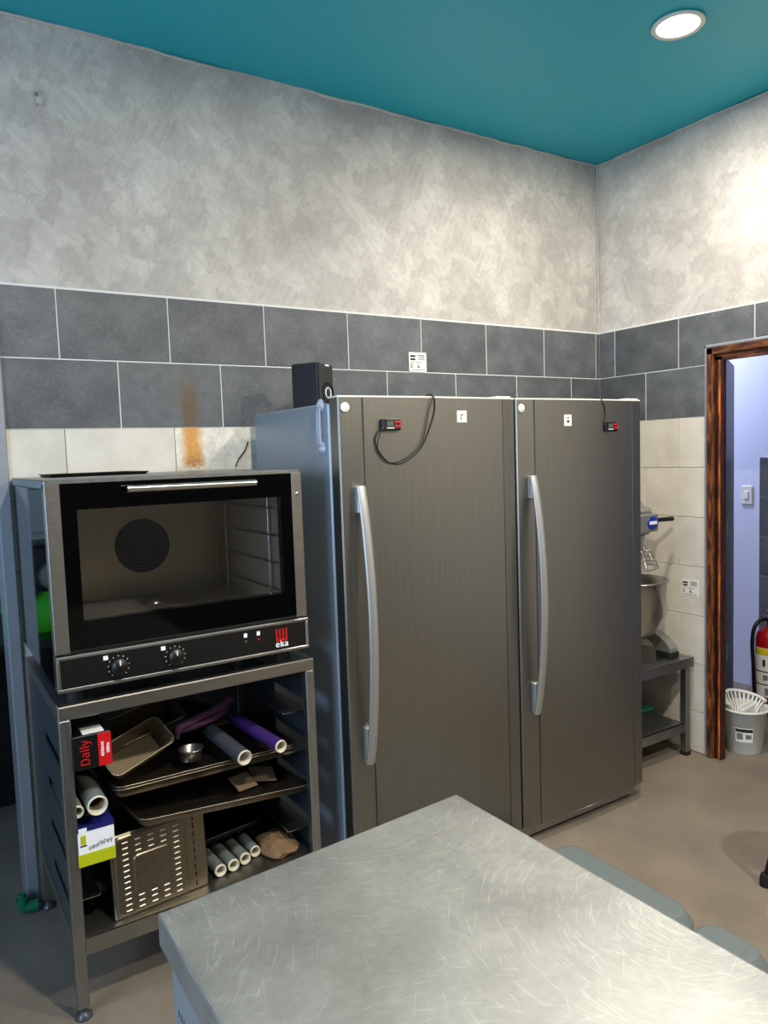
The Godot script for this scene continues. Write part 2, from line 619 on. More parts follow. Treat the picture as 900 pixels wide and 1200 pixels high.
# a course of tiles along one wall: lo..hi is the run, first one joint
func course(parent: Node, kind: String, y0: float, y1: float, lo: float, hi: float, joint: float, g: float, place: Callable, across: Vector3, skip = null, override := {}):
	var a = joint - ceil((joint - lo) / 0.4) * 0.4
	while a < hi - 0.001:
		var s := maxf(a, lo)
		var e := minf(a + 0.4, hi)
		a += 0.4
		if e - s < 0.012: continue
		if skip != null and skip.call(s, e): continue
		var c := (s + e) * 0.5
		var t = tile(parent, kind, place.call(c, (y0 + y1) * 0.5), e - s - g, y1 - y0 - g, across)
		for k in override:
			if k > s and k < e:
				for q in t.mesh.get_surface_count(): t.set_surface_override_material(q, override[k])

func struct_root(called: String) -> Node3D:
	var o := Node3D.new()
	o.name = called
	o.set_meta("kind", "structure")
	add_child(o)
	return o

func stain_material(kind: String, centre: Vector2, w: float, h: float, strong: float) -> StandardMaterial3D:
	# a tile of its own with the rust run that has stained it; the print is laid over the whole wall face of the tile
	var m: StandardMaterial3D = mats[kind + "_tile_1"].duplicate()
	var n := 256
	var f := FastNoiseLite.new()
	f.seed = 5
	f.frequency = 0.05
	f.fractal_octaves = 4
	var im := Image.create(n, n, false, Image.FORMAT_RGBA8)
	var x0 := -2.415
	for y in n:
		for x in n:
			# the tile maps 0.64 m to the print
			var px := centre.x + (x / float(n) - 0.5) * 0.64
			var py := centre.y - (y / float(n) - 0.5) * 0.64
			var nz := f.get_noise_2d(x * 1.2, y * 0.4)
			var nf := f.get_noise_2d(x * 5.0, y * 4.0)
			var base := Color(0.36, 0.37, 0.38) if kind == "slate" else Color(0.865, 0.835, 0.78)
			base = base * (1.0 + 0.10 * f.get_noise_2d(x * 0.7, y * 0.7) + 0.07 * f.get_noise_2d(x * 2.2 + 40.0, y * 2.2))
			var mid := -2.372 + (1.95 - py) * 0.03
			var wide := 0.043 + 0.012 * nz + (0.0 if py > 1.6 else 0.004)
			var d := absf(px - mid) / wide
			var q := 1.0 - smoothstep(0.2, 1.3, d + nz * 0.4)
			var top := smoothstep(1.97, 1.80, py)
			var foot := smoothstep(1.545, 1.58, py + nf * 0.02)
			q *= top * foot * strong * clampf(0.85 + nf * 0.35, 0.0, 1.0)
			var rust := Color(0.38, 0.28, 0.17) if kind == "slate" else Color(0.80, 0.47, 0.08).lerp(Color(0.5, 0.24, 0.06), smoothstep(1.63, 1.57, py) * (0.5 + 0.5 * nf))
			im.set_pixel(x, y, base.lerp(rust, clampf(q, 0, 1)))
	m.albedo_texture = ImageTexture.create_from_image(im)
	m.albedo_color = Color.WHITE
	m.uv1_offset = Vector3(0.5, 0.5, 0.5)
	m.uv1_scale = Vector3.ONE / 0.64
	m.texture_repeat = true
	return m

func build_shell():
	struct("floor", bcm(Vector3(-5.4, -0.12, -1.9), Vector3(1.35, 0, 4.8)), mats["screed_floor"])
	struct("ceiling", bcm(Vector3(-5.4, CEIL, -0.16), Vector3(0.12, CEIL + 0.12, 4.8)), mats["ceiling_paint"])
	# ---- back wall
	var wb := struct_root("wall_back")
	var st := nst()
	bc(st, Vector3(-5.4, 2.1, -0.15), Vector3(0.0, CEIL, -0.004))
	bc(st, Vector3(-3.035, 0, -0.15), Vector3(0.0, 2.1, -0.004))
	bc(st, Vector3(-5.4, 0, -0.15), Vector3(-3.98, 2.1, -0.004))
	obj("plaster", st, mats["trowelled_plaster"], wb)
	obj("grout", bcm(Vector3(-3.034, BAND, -0.02), Vector3(0, 2.221, 0.0035)), mats["white_grout"], wb)
	st = nst()
	bc(st, Vector3(-3.034, 0.001, -0.02), Vector3(-1.9, BAND, 0.001))
	obj("grout", st, mats["grey_grout"], wb)
	var pb := func(c: float, y: float) -> Vector3: return Vector3(c, y, 0)
	var stain_dark := stain_material("slate", Vector2(-2.43, 1.84), 0.4, 0.25, 0.85)
	course(wb, "slate", 1.965, 2.215, -3.034, 0.0, -0.431, 0.005, pb, Vector3.RIGHT)
	course(wb, "slate", 1.715, 1.965, -3.034, 0.0, -0.2304, 0.005, pb, Vector3.RIGHT, null, {-2.37: stain_dark})
	var behind := func(_s: float, e: float) -> bool: return e > -1.85
	for k in 7:
		var y1 := BAND - 0.25 * k
		var y0 := maxf(y1 - 0.25, 0.003)
		var over := {}
		if k == 0: over = {-2.37: stain_material("cream", Vector2(-2.23, 1.59), 0.4, 0.25, 0.82)}
		course(wb, "cream", y0, y1, -3.034, 0.0, -0.431 if k % 2 == 0 else -0.2304, 0.0025, pb, Vector3.RIGHT, behind, over)
	# ---- right wall with the doorway
	var wr := struct_root("wall_right")
	st = nst()
	bc(st, Vector3(0.004, 0, -0.15), Vector3(0.12, CEIL, 0.675))
	bc(st, Vector3(0.004, 2.045, 0.675), Vector3(0.12, CEIL, 1.655))
	bc(st, Vector3(0.004, 0, 1.655), Vector3(0.12, CEIL, 4.8))
	obj("plaster", st, mats["pale_plaster"], wr)
	st = nst()
	bc(st, Vector3(-0.0035, BAND, 0.0), Vector3(0.02, 2.221, 0.664))
	bc(st, Vector3(-0.0035, 2.056, 0.664), Vector3(0.02, 2.221, 1.8))
	obj("grout", st, mats["white_grout"], wr)
	obj("grout", bcm(Vector3(-0.001, 0.001, 0.0), Vector3(0.02, BAND, 0.664)), mats["grey_grout"], wr)
	var pr := func(c: float, y: float) -> Vector3: return Vector3(0, y, c)
	course(wr, "slate", 1.965, 2.215, 0.006, 0.5155, 0.1155, 0.005, pr, Vector3.BACK)
	course(wr, "slate", 2.058, 2.215, 0.9155, 1.8, 0.9155, 0.005, pr, Vector3.BACK)
	# the tile notched round the corner of the door frame
	st = nst()
	prism(st, PackedVector2Array([Vector2(0.518, 1.9675), Vector2(0.662, 1.9675), Vector2(0.662, 2.0605), Vector2(0.913, 2.0605), Vector2(0.913, 2.2125), Vector2(0.518, 2.2125)]), 0.012, Transform3D(Basis(Vector3(0, 0, 1), Vector3.UP, Vector3(1, 0, 0)), Vector3(-0.006, 0, 0)))
	obj("tile", st, mats["slate_tile_2"], wr)
	course(wr, "slate", 1.715, 1.965, 0.006, 0.664, 0.3165, 0.005, pr, Vector3.BACK)
	for k in 7:
		var y1 := BAND - 0.25 * k
		course(wr, "cream", maxf(y1 - 0.25, 0.003), y1, 0.1155, 0.664, 0.1155 if k % 2 == 0 else 0.3165, 0.0025, pr, Vector3.BACK)
	# lip of plaster left along the ceiling and down the corner
	var lip := []
	var x := -5.2
	while x < 0.0:
		lip.append(Vector3(x, CEIL - 0.004 + rng.randf_range(-0.004, 0.003), 0.0))
		x += 0.06
	lip.append(Vector3(-0.004, CEIL - 0.005, 0.002))
	var z := 0.03
	while z < 4.6:
		lip.append(Vector3(0.0, CEIL - 0.004 + rng.randf_range(-0.004, 0.003), z))
		z += 0.06
	struct("trim_1", tube_m(lip, 0.007, 6), mats["pale_plaster"])
	var lip2 := []
	var y := 2.22
	while y < CEIL:
		lip2.append(Vector3(rng.randf_range(-0.004, 0.002), y, 0.001))
		y += 0.05
	struct("trim_2", tube_m(lip2, 0.006, 6), mats["pale_plaster"])
	# ---- walls behind the camera and the window that lets the daylight in
	st = nst()
	bc(st, Vector3(-5.4, 0, -0.004), Vector3(-5.2, CEIL, 1.3))
	bc(st, Vector3(-5.4, 0, 2.9), Vector3(-5.2, CEIL, 4.8))
	bc(st, Vector3(-5.4, 0, 1.3), Vector3(-5.2, 1.0, 2.9))
	bc(st, Vector3(-5.4, 2.5, 1.3), Vector3(-5.2, CEIL, 2.9))
	struct("wall_left", st, mats["pale_plaster"])
	struct("wall_front", bcm(Vector3(-5.2, 0, 4.6), Vector3(0.004, CEIL, 4.8)), mats["front_paint"])
	window("window_1", Vector3(-5.3, 1.75, 2.1), 1.6, 1.5)
	# ---- corner trim of the tiles round the doorway, then the burnt timber frame
	st = nst()
	bc(st, Vector3(-0.012, 0, 0.664), Vector3(0.004, 2.056, 0.675), 0.002)
	bc(st, Vector3(-0.012, 2.045, 0.664), Vector3(0.004, 2.056, 1.666), 0.002)
	bc(st, Vector3(-0.012, 0, 1.655), Vector3(0.004, 2.056, 1.666), 0.002)
	struct("trim_3", st, mats["aluminium_trim"])
	var d := struct_root("door_1")
	for s in [0, 1]:
		var m := func(zz: float) -> float: return zz if s == 0 else 2.33 - zz
		var j := nst()
		bc(j, Vector3(-0.016, 0.002, minf(m.call(0.676), m.call(0.712))), Vector3(0.035, 2.042, maxf(m.call(0.676), m.call(0.712))), 0.004)
		obj("jamb", j, mats["burnt_timber"], d)
		j = nst()
		bc(j, Vector3(0.0, 0.002, minf(m.call(0.7), m.call(0.752))), Vector3(0.035, 2.0, maxf(m.call(0.7), m.call(0.752))), 0.003)
		obj("jamb_lining", j, mats["dark_timber"], d)
		j = nst()
		bc(j, Vector3(-0.008, 0.002, minf(m.call(0.734), m.call(0.744))), Vector3(0.012, 1.982, maxf(m.call(0.734), m.call(0.744))), 0.003)
		obj("bead", j, mats["golden_timber"], d)
	obj("head", bcm(Vector3(-0.016, 2.008, 0.676), Vector3(0.05, 2.044, 1.654), 0.004), mats["burnt_timber_head"], d)
	obj("head_lining", bcm(Vector3(0.0, 1.978, 0.7), Vector3(0.035, 2.01, 1.63), 0.003), mats["burnt_timber_head"], d)
	# the leaf stands wide open into the hall
	var swing := Basis(Vector3.UP, deg_to_rad(27.5))
	obj("leaf", bm(Vector3(0.8, 2.03, 0.036), 0.003), mats["dark_timber"], d, Vector3(0.13, 1.022, 0.655) + swing * Vector3(0.4, 0, -0.018)).basis = swing
	for yy in [0.42, 1.12]:
		obj("latch_plate", bm(Vector3(0.05, 0.1, 0.006), 0.002), mats["steel_plain"], d, Vector3(0.13, yy, 0.655) + swing * Vector3(0.35, 0, 0.002)).basis = swing
	# doorway at the left end of the tiled wall
	var d2 := struct_root("door_2")
	obj("post", bcm(Vector3(-3.064, 0, -0.15), Vector3(-3.022, 2.1, 0.02), 0.004), mats["aluminium_trim"], d2)
	obj("post", bcm(Vector3(-3.98, 0, -0.15), Vector3(-3.95, 2.1, 0.014), 0.004), mats["aluminium_trim"], d2)
	obj("rail", bcm(Vector3(-3.95, 2.06, -0.15), Vector3(-3.064, 2.1, 0.014), 0.004), mats["aluminium_trim"], d2)

func window(called: String, c: Vector3, w: float, h: float):
	# in a wall across x
	var o := struct_root(called)
	var st := nst()
	for s in [-1, 1]:
		bx(st, c + Vector3(0, 0, s * (w * 0.5 - 0.03)), Vector3(0.06, h, 0.06), 0.004)
		bx(st, c + Vector3(0, s * (h * 0.5 - 0.03), 0), Vector3(0.06, 0.06, w - 0.12), 0.004)
	bx(st, c, Vector3(0.05, h - 0.12, 0.05), 0.004)
	obj("frame", st, mats["white_plastic"], o)
	for s in [-1, 1]:
		obj("pane", bm(Vector3(0.006, h - 0.12, w * 0.5 - 0.085)), mats["window_glass"], o, c + Vector3(0, 0, s * (w * 0.25 - 0.0175)))

func downlight(at: Vector3, glow: Material, label: String, group: String, e: float, c: Color):
	var t := thing("ceiling_downlight", label, "light", at, 0.0, group)
	obj("rim", lathe_m([[0.076, -0.001], [0.092, -0.002], [0.095, -0.008], [0.088, -0.014], [0.076, -0.01]], 40, Transform3D(), false, false), mats["white_plastic"], t)
	obj("diffuser", lathe_m([[0.0762, -0.002], [0.0762, -0.009], [0.05, -0.0105], [0.001, -0.011]], 40), glow, t)
	area_light("downlight_lamp", Vector3(0, -0.02, 0), Vector3.DOWN, Vector2(0.14, 0.14), c, e, t)

func build_downlights():
	var warm := Color(1.0, 0.965, 0.91)
	downlight(Vector3(-0.812, CEIL, 1.098), mats["lamp_glow"], "round recessed ceiling downlight glowing white in the teal ceiling", "", LAMP * 0.5, warm)
	downlight(Vector3(-2.37, CEIL, 2.35), mats["lamp_glow"], "round ceiling downlight straight above the steel counter", "", LAMP, warm)
	downlight(Vector3(-0.85, CEIL, 3.3), mats["lamp_glow"], "round ceiling downlight beyond the doorway end of the counter", "", LAMP, warm)

func build_hall():
	var st := nst()
	struct("wall_hall_far", bcm(Vector3(1.2, 0, -1.3), Vector3(1.32, 2.8, 2.7)), mats["lavender_paint"])
	struct("wall_hall_end", bcm(Vector3(0.12, 0, -1.42), Vector3(1.2, 2.8, -1.3)), mats["lavender_paint"])
	struct("wall_hall_near", bcm(Vector3(0.12, 0, 2.7), Vector3(1.32, 2.8, 2.82)), mats["lavender_paint"])
	struct("ceiling_hall", bcm(Vector3(0.12, 2.8, -1.42), Vector3(1.32, 2.9, 2.82)), mats["white_paint"])
	var w := struct_root("wall_hall_tiling")
	obj("grout", bcm(Vector3(1.19, 0, 0.236), Vector3(1.2, 1.482, 1.06)), mats["white_grout"], w)
	for k in 6:
		for j in 2:
			tile(w, "slate", Vector3(1.19, 1.482 - 0.25 * k - 0.122 if k < 5 else 0.116, 0.44 + 0.405 * j), 0.4, 0.246 if k < 5 else 0.226, Vector3.BACK)
	var l := thing("hall_ceiling_light", "square ceiling light panel over the lavender hall beyond the doorway", "light", Vector3(0.62, 2.8, -0.35))
	obj("frame", bm(Vector3(0.4, 0.02, 0.4), 0.004), mats["white_plastic"], l, Vector3(0, -0.01, 0))
	obj("diffuser", bm(Vector3(0.36, 0.006, 0.36)), mats["hall_lamp_glow"], l, Vector3(0, -0.022, 0))
	area_light("hall_lamp", Vector3(0, -0.04, 0), Vector3.DOWN, Vector2(0.36, 0.36), Color(0.84, 0.88, 1.0), HALL, l)
	# rocker switch
	var s := thing("light_switch", "white rocker light switch on the lavender wall beyond the doorway", "switch", Vector3(1.2, 1.244, 0.152))
	obj("plate", bm(Vector3(0.012, 0.12, 0.075), 0.004), mats["white_plastic"], s, Vector3(-0.006, 0, 0))
	obj("rocker", bm(Vector3(0.01, 0.05, 0.03), 0.003), mats["paper"], s, Vector3(-0.014, 0, 0))

func build_storeroom():
	struct("wall_storeroom_right", bcm(Vector3(-2.35, 0, -1.75), Vector3(-2.2, 2.8, -0.15)), mats["dark_paint"])
	var st := nst()
	bc(st, Vector3(-4.35, 0, -1.75), Vector3(-4.2, 2.8, -1.4))
	bc(st, Vector3(-4.35, 0, -0.5), Vector3(-4.2, 2.8, -0.15))
	bc(st, Vector3(-4.35, 0, -1.4), Vector3(-4.2, 1.0, -0.5))
	bc(st, Vector3(-4.35, 2.0, -1.4), Vector3(-4.2, 2.8, -0.5))
	struct("wall_storeroom_left", st, mats["dark_paint"])
	window("window_2", Vector3(-4.28, 1.5, -0.95), 0.9, 1.0)
	struct("ceiling_storeroom", bcm(Vector3(-4.35, 2.8, -1.9), Vector3(-2.2, 2.9, -0.15)), mats["white_paint"])
	var w := struct_root("wall_storeroom_back")
	obj("plaster", bcm(Vector3(-4.35, 0, -1.9), Vector3(-2.2, 2.8, -1.756)), mats["dark_paint"], w)
	obj("grout", bcm(Vector3(-3.8, 0.7, -1.757), Vector3(-2.8, 1.95, -1.752)), mats["grey_grout"], w)
	for k in 5:
		course(w, "cream", 0.7 + 0.25 * k, 0.95 + 0.25 * k, -3.8, -2.8, -3.2 + 0.2 * (k % 2), 0.004, func(c: float, y: float) -> Vector3: return Vector3(c, y, -1.75), Vector3.RIGHT)
	# what stands in there: bench, black machine, lime bag
	var t := thing("storeroom_bench", "dark bench with slim timber legs in the dim doorway at far left", "bench", Vector3(-3.02, 0, -0.62))
	obj("tabletop", bm(Vector3(1.1, 0.035, 0.7), 0.004), mats["black_plastic"], t, Vector3(0, 0.88, 0))
	obj("modesty_panel", bm(Vector3(1.0, 0.86, 0.02), 0.002), mats["black_matt"], t, Vector3(0, 0.43, -0.3))
	for sx in [-0.5, 0.5]:
		for sz in [-0.31, 0.31]:
			obj("leg", bm(Vector3(0.045, 0.8625, 0.045), 0.004), mats["dark_timber"], t, Vector3(sx, 0.431, sz))
	var b := thing("black_appliance", "black boxy appliance with a round dial behind the lime bag, mirrored in the oven side", "appliance", Vector3(-3.3, 0.8975, -0.8))
	obj("case", bm(Vector3(0.42, 0.34, 0.3), 0.015), mats["black_plastic"], b, Vector3(0, 0.17, 0))
	obj("dial", lathe_m([[0.07, 0], [0.07, 0.012], [0.055, 0.018]], 24, Transform3D(Basis(Vector3.RIGHT, PI / 2), Vector3(0.08, 0.2, 0.15))), mats["steel_plain"], b)
	var g := thing("lime_bag", "lime green plastic bag on the dark bench, mirrored in the polished oven side", "bag", Vector3(-3.2, 0.8975, -0.48))
	st = nst()
	stack(st, [[0.2, 0.12, 0.03, 0.0], [0.24, 0.15, 0.05, 0.03], [0.25, 0.15, 0.05, 0.09], [0.2, 0.1, 0.04, 0.13], [0.1, 0.05, 0.02, 0.155]], Transform3D(), true)
	obj("sack", st, mats["lime_plastic"], g)
	# green pipe stub by the post
	var p := thing("green_pipe_elbow", "green plastic pipe elbow on the floor beside the aluminium door post", "pipe", Vector3(-3.085, 0, 0.06))
	obj("riser", lathe_m([[0.014, 0.02], [0.014, 0.075]], 14), mats["green_plastic"], p)
	obj("elbow", tube_m(curve([Vector3(0, 0.06, 0), Vector3(0.004, 0.03, 0.0), Vector3(0.025, 0.022, 0.004), Vector3(0.05, 0.021, 0.006)]), 0.021, 12), mats["green_plastic"], p)

# =====================================================================  upright steel fridges
func door_profile(w: float) -> PackedVector2Array:
	# seen from above: x across, y outwards; folded flanks and a gently bowed middle
	var p := PackedVector2Array([Vector2(0, 0.0), Vector2(0, 0.052), Vector2(0.004, 0.058), Vector2(0.083, 0.0645), Vector2(0.0845, 0.0615), Vector2(0.089, 0.0615), Vector2(0.0905, 0.0665)])
	for i in range(1, 8):
		var t := i / 8.0
		p.append(Vector2(0.0905 + (w - 0.1605) * t, 0.0665 + 0.0055 * sin(PI * t)))
	p.append_array(PackedVector2Array([Vector2(w - 0.07, 0.0665), Vector2(w - 0.0685, 0.0615), Vector2(w - 0.064, 0.0615), Vector2(w - 0.0625, 0.0645), Vector2(w - 0.004, 0.058), Vector2(w, 0.052), Vector2(w, 0.0)]))
	return p

func fridge(label: String, at: Vector3, w: float):
	var t := thing("steel_fridge", label, "fridge", at)
	# origin: front left foot of the cabinet; the door face is about z = 0
	var st := nst()
	bc(st, Vector3(0, 0.03, -0.70), Vector3(w, 1.762, -0.072), 0.006)
	obj("cabinet", st, mats["fridge_side"], t)
	obj("gasket", bcm(Vector3(0.012, 0.08, -0.073), Vector3(w - 0.012, 1.765, -0.06)), mats["dark_rubber"], t)
	# door skin
	var up := Transform3D(Basis(Vector3.RIGHT, Vector3(0, 0, 1), Vector3.UP), Vector3(0, 0.072, -0.062))
	st = nst()
	prism(st, door_profile(w), 1.704, up)
	var door := obj("door", st, mats["steel_door"], t)
	st = nst()
	prism(st, PackedVector2Array([Vector2(0.0, 0.0), Vector2(0.0, 0.055), Vector2(w * 0.5, 0.0725), Vector2(w, 0.055), Vector2(w, 0.0)]), 0.006, up.translated(Vector3(0, 1.704, 0)))
	obj("top_cap", st, mats["white_plastic"], door)
	st = nst()
	prism(st, PackedVector2Array([Vector2(0.004, 0.0), Vector2(0.004, 0.053), Vector2(w * 0.5, 0.0715), Vector2(w - 0.004, 0.053), Vector2(w - 0.004, 0.0)]), 0.004, up.translated(Vector3(0, -0.004, 0)))
	obj("bottom_edge", st, mats["white_plastic"], door)
	# bowed bar handle on two stand-offs
	var hx := 0.062
	var pts := []
	for i in 25:
		var q := i / 24.0
		pts.append(Vector3(hx, 1.482 - 0.943 * q, 0.018 + 0.05 * pow(sin(PI * q), 0.8)))
	st = nst()
	tube(st, pts, 0.009, 14, 2.0, Vector3.RIGHT)
	obj("handle", st, mats["steel_satin"], door)
	obj("handle_bracket", bcm(Vector3(hx - 0.014, 1.392, -0.002), Vector3(hx + 0.01, 1.482, 0.022), 0.004), mats["steel_satin"], door)
	obj("handle_bracket", bcm(Vector3(hx - 0.014, 0.539, -0.002), Vector3(hx + 0.01, 0.665, 0.022), 0.004), mats["steel_satin"], door)
	# round screw cap, hinge cover, plinth
	obj("screw_cap", lathe_m([[0.017, 0], [0.0165, 0.002], [0.013, 0.004], [0.001, 0.0045]], 24, Transform3D(Basis(Vector3.RIGHT, PI / 2), Vector3(0.024, 1.742, -0.001))), mats["white_plastic"], door)
	obj("hinge_cover", bcm(Vector3(w - 0.09, 1.7762, -0.05), Vector3(w - 0.012, 1.787, -0.005), 0.004), mats["white_plastic"], t)
	obj("plinth", bcm(Vector3(0.01, 0.018, -0.06), Vector3(w - 0.03, 0.066, -0.03), 0.003), mats["steel_plain"], t)
	for s in [0.05, w - 0.05]:
		for zz in [-0.62, -0.08]:
			obj("foot", lathe_m([[0.02, 0], [0.02, 0.012], [0.012, 0.015], [0.012, 0.031]], 14, Transform3D(Basis(), Vector3(s, 0, zz))), mats["dark_rubber"], t)
	return t

func thermometer(label: String, at: Vector3):
	var t := thing("digital_thermometer", label, "thermometer", at)
	obj("case", bm(Vector3(0.076, 0.04, 0.014), 0.003), mats["black_plastic"], t, Vector3(0, 0, 0.007))
	obj("display", bm(Vector3(0.028, 0.017, 0.001)), mats["lcd"], t, Vector3(-0.006, 0.003, 0.0143))
	for i in 2:
		for j in 2:
			obj("button", bm(Vector3(0.01, 0.009, 0.003), 0.001), mats["red_print"], t, Vector3(0.018 + 0.013 * i, 0.008 - 0.014 * j, 0.0148))
	obj("stripe", bm(Vector3(0.03, 0.003, 0.0006)), mats["white_print"], t, Vector3(-0.006, -0.0115, 0.0143))
	return t

func sticker(label: String, at: Vector3, w: float, h: float, basis: Basis, marks: Array, called := "paper_sticker"):
	var t := thing(called, label, "sticker", at)
	t.basis = basis
	obj("paper", bm(Vector3(w, h, 0.0008)), mats["paper"], t, Vector3(0, 0, 0.0004))
	var ink := nst()
	var grey := nst()
	for m in marks:
		# [x, y, width, height, dark?] in shares of the sheet
		bx(ink if m[4] else grey, Vector3(m[0] * w, m[1] * h, 0.001), Vector3(m[2] * w, m[3] * h, 0.0005))
	obj("print", ink, mats["ink"], t)
	obj("small_print", grey, mats["grey_ink"], t)
	return t

func build_fridges():
	fridge("left-hand steel fridge with a bowed bar handle, nearest the oven, black speaker on top", Vector3(-2.125, 0, 0.775), 0.768)
	fridge("narrower steel fridge with a bowed bar handle, next to the doorway and the mixer", Vector3(-1.348, 0, 0.775), 0.724)
	var face := 0.7795
	thermometer("black digital thermometer with red buttons and a long looped wire, on the wider fridge", Vector3(-1.934, 1.684, face + 0.004))
	# the looped probe wire
	var loop := [Vector3(-1.972, 1.672, 0.012), Vector3(-1.995, 1.64, 0.006), Vector3(-1.985, 1.60, 0.006), Vector3(-1.95, 1.562, 0.006), Vector3(-1.905, 1.55, 0.007), Vector3(-1.86, 1.565, 0.007), Vector3(-1.81, 1.602, 0.008), Vector3(-1.775, 1.66, 0.008), Vector3(-1.75, 1.72, 0.008), Vector3(-1.745, 1.755, 0.008), Vector3(-1.752, 1.782, 0.0085), Vector3(-1.752, 1.787, -0.03)]
	var loop2 := [Vector3(-1.974, 1.67, 0.014), Vector3(-1.99, 1.61, 0.01), Vector3(-1.965, 1.568, 0.01), Vector3(-1.93, 1.555, 0.01), Vector3(-1.88, 1.566, 0.011), Vector3(-1.815, 1.61, 0.011), Vector3(-1.79, 1.67, 0.011), Vector3(-1.775, 1.73, 0.011), Vector3(-1.757, 1.783, 0.0115), Vector3(-1.757, 1.787, -0.03)]
	var wire := thing("probe_wire", "thin black probe wire looping down from the top of the wider fridge door", "wire")
	for l in [loop, loop2]:
		var q := []
		for v in l: q.append(v + Vector3(0, 0, face))
		obj("strand", tube_m(curve(q, 8), 0.0021, 6), mats["thin_wire"], wire)
	thermometer("small black digital thermometer with red buttons on the narrower fridge by the doorway", Vector3(-0.838, 1.668, face + 0.0025))
	var w2 := tube_m(curve([Vector3(-0.876, 1.676, face + 0.012), Vector3(-0.87, 1.70, face + 0.006), Vector3(-0.866, 1.73, face + 0.006), Vector3(-0.885, 1.778, face + 0.0065), Vector3(-0.887, 1.788, face - 0.03)], 8), 0.002, 6)
	tag(obj("probe_wire", w2, mats["thin_wire"]), "short thin black probe wire on the narrower fridge door by the doorway", "wire")
	sticker("small white paper sticker high on the wider fridge door, right of the looped wire", Vector3(-1.624, 1.711, face + 0.0055), 0.044, 0.042, Basis(), [[-0.05, 0.1, 0.3, 0.08, false], [-0.1, -0.15, 0.12, 0.25, false], [0.1, 0.2, 0.25, 0.06, false]])
	sticker("small white sticker with a dark spot, high on the narrower fridge door", Vector3(-1.082, 1.695, face + 0.004), 0.044, 0.045, Basis(), [[0.0, 0.22, 0.3, 0.12, false], [0.0, -0.1, 0.3, 0.16, true], [0.0, -0.1, 0.12, 0.3, false]])
	# clear suction handle on the flank
	var s := thing("suction_handle", "clear plastic suction-cup handle stuck high on the flank of the wider fridge", "handle", Vector3(-2.1262, 1.683, 0.653))
	for sy in [-0.072, 0.072]:
		obj("suction_cup", lathe_m([[0.024, 0.0], [0.023, 0.003], [0.017, 0.007], [0.011, 0.012], [0.001, 0.013]], 20, Transform3D(Basis(Vector3.BACK, PI / 2), Vector3(0, sy, 0))), mats["clear_plastic"], s)
	for zz in [-0.008, 0.008]:
		obj("bar", tube_m([Vector3(-0.008, -0.068, zz), Vector3(-0.011, -0.04, zz), Vector3(-0.011, 0.04, zz), Vector3(-0.008, 0.068, zz)], 0.004, 8), mats["clear_plastic"], s)
	# speaker standing on the fridge
	var sp := thing("desktop_speaker", "small black desktop speaker with a ringed cone standing on the wider fridge", "speaker", Vector3(-1.975, 1.7625, 0.30), deg_to_rad(30))
	obj("cabinet", bcm(Vector3(-0.05, 0, -0.06), Vector3(0.05, 0.18, 0.06), 0.006), mats["speaker_side"], sp)
	obj("front_panel", bcm(Vector3(-0.048, 0.003, 0.058), Vector3(0.048, 0.177, 0.072), 0.01), mats["speaker_grey"], sp)
	var face_on := Transform3D(Basis(Vector3.RIGHT, PI / 2), Vector3(0.004, 0.065, 0.072))
	obj("cone", lathe_m([[0.04, -0.001], [0.04, 0.0015], [0.034, 0.001], [0.02, -0.006], [0.001, -0.002]], 28, face_on), mats["black_gloss"], sp)
	obj("ring", lathe_m([[0.017, 0.0005], [0.019, 0.003], [0.021, 0.0005]], 28, face_on, false, false), mats["white_print"], sp)
	obj("badge", bcm(Vector3(-0.012, 0.166, 0.0715), Vector3(0.014, 0.172, 0.073)), mats["white_print"], sp)
	obj("phase_port", lathe_m([[0.01, 0.0005], [0.0115, 0.002], [0.013, 0.0005]], 20, Transform3D(Basis(Vector3.RIGHT, PI / 2), Vector3(-0.02, 0.022, 0.072)), false, false), mats["grey_film"], sp)
	# wire dropping beside the fridge, speaker lead
	tag(obj("speaker_lead", tube_m(curve([Vector3(-2.13, 1.655, 0.012), Vector3(-2.145, 1.62, 0.012), Vector3(-2.175, 1.585, 0.014), Vector3(-2.19, 1.555, 0.02)]), 0.003, 6), mats["thin_wire"]), "thin black lead hanging on the cream tiles between oven and wider fridge", "wire")

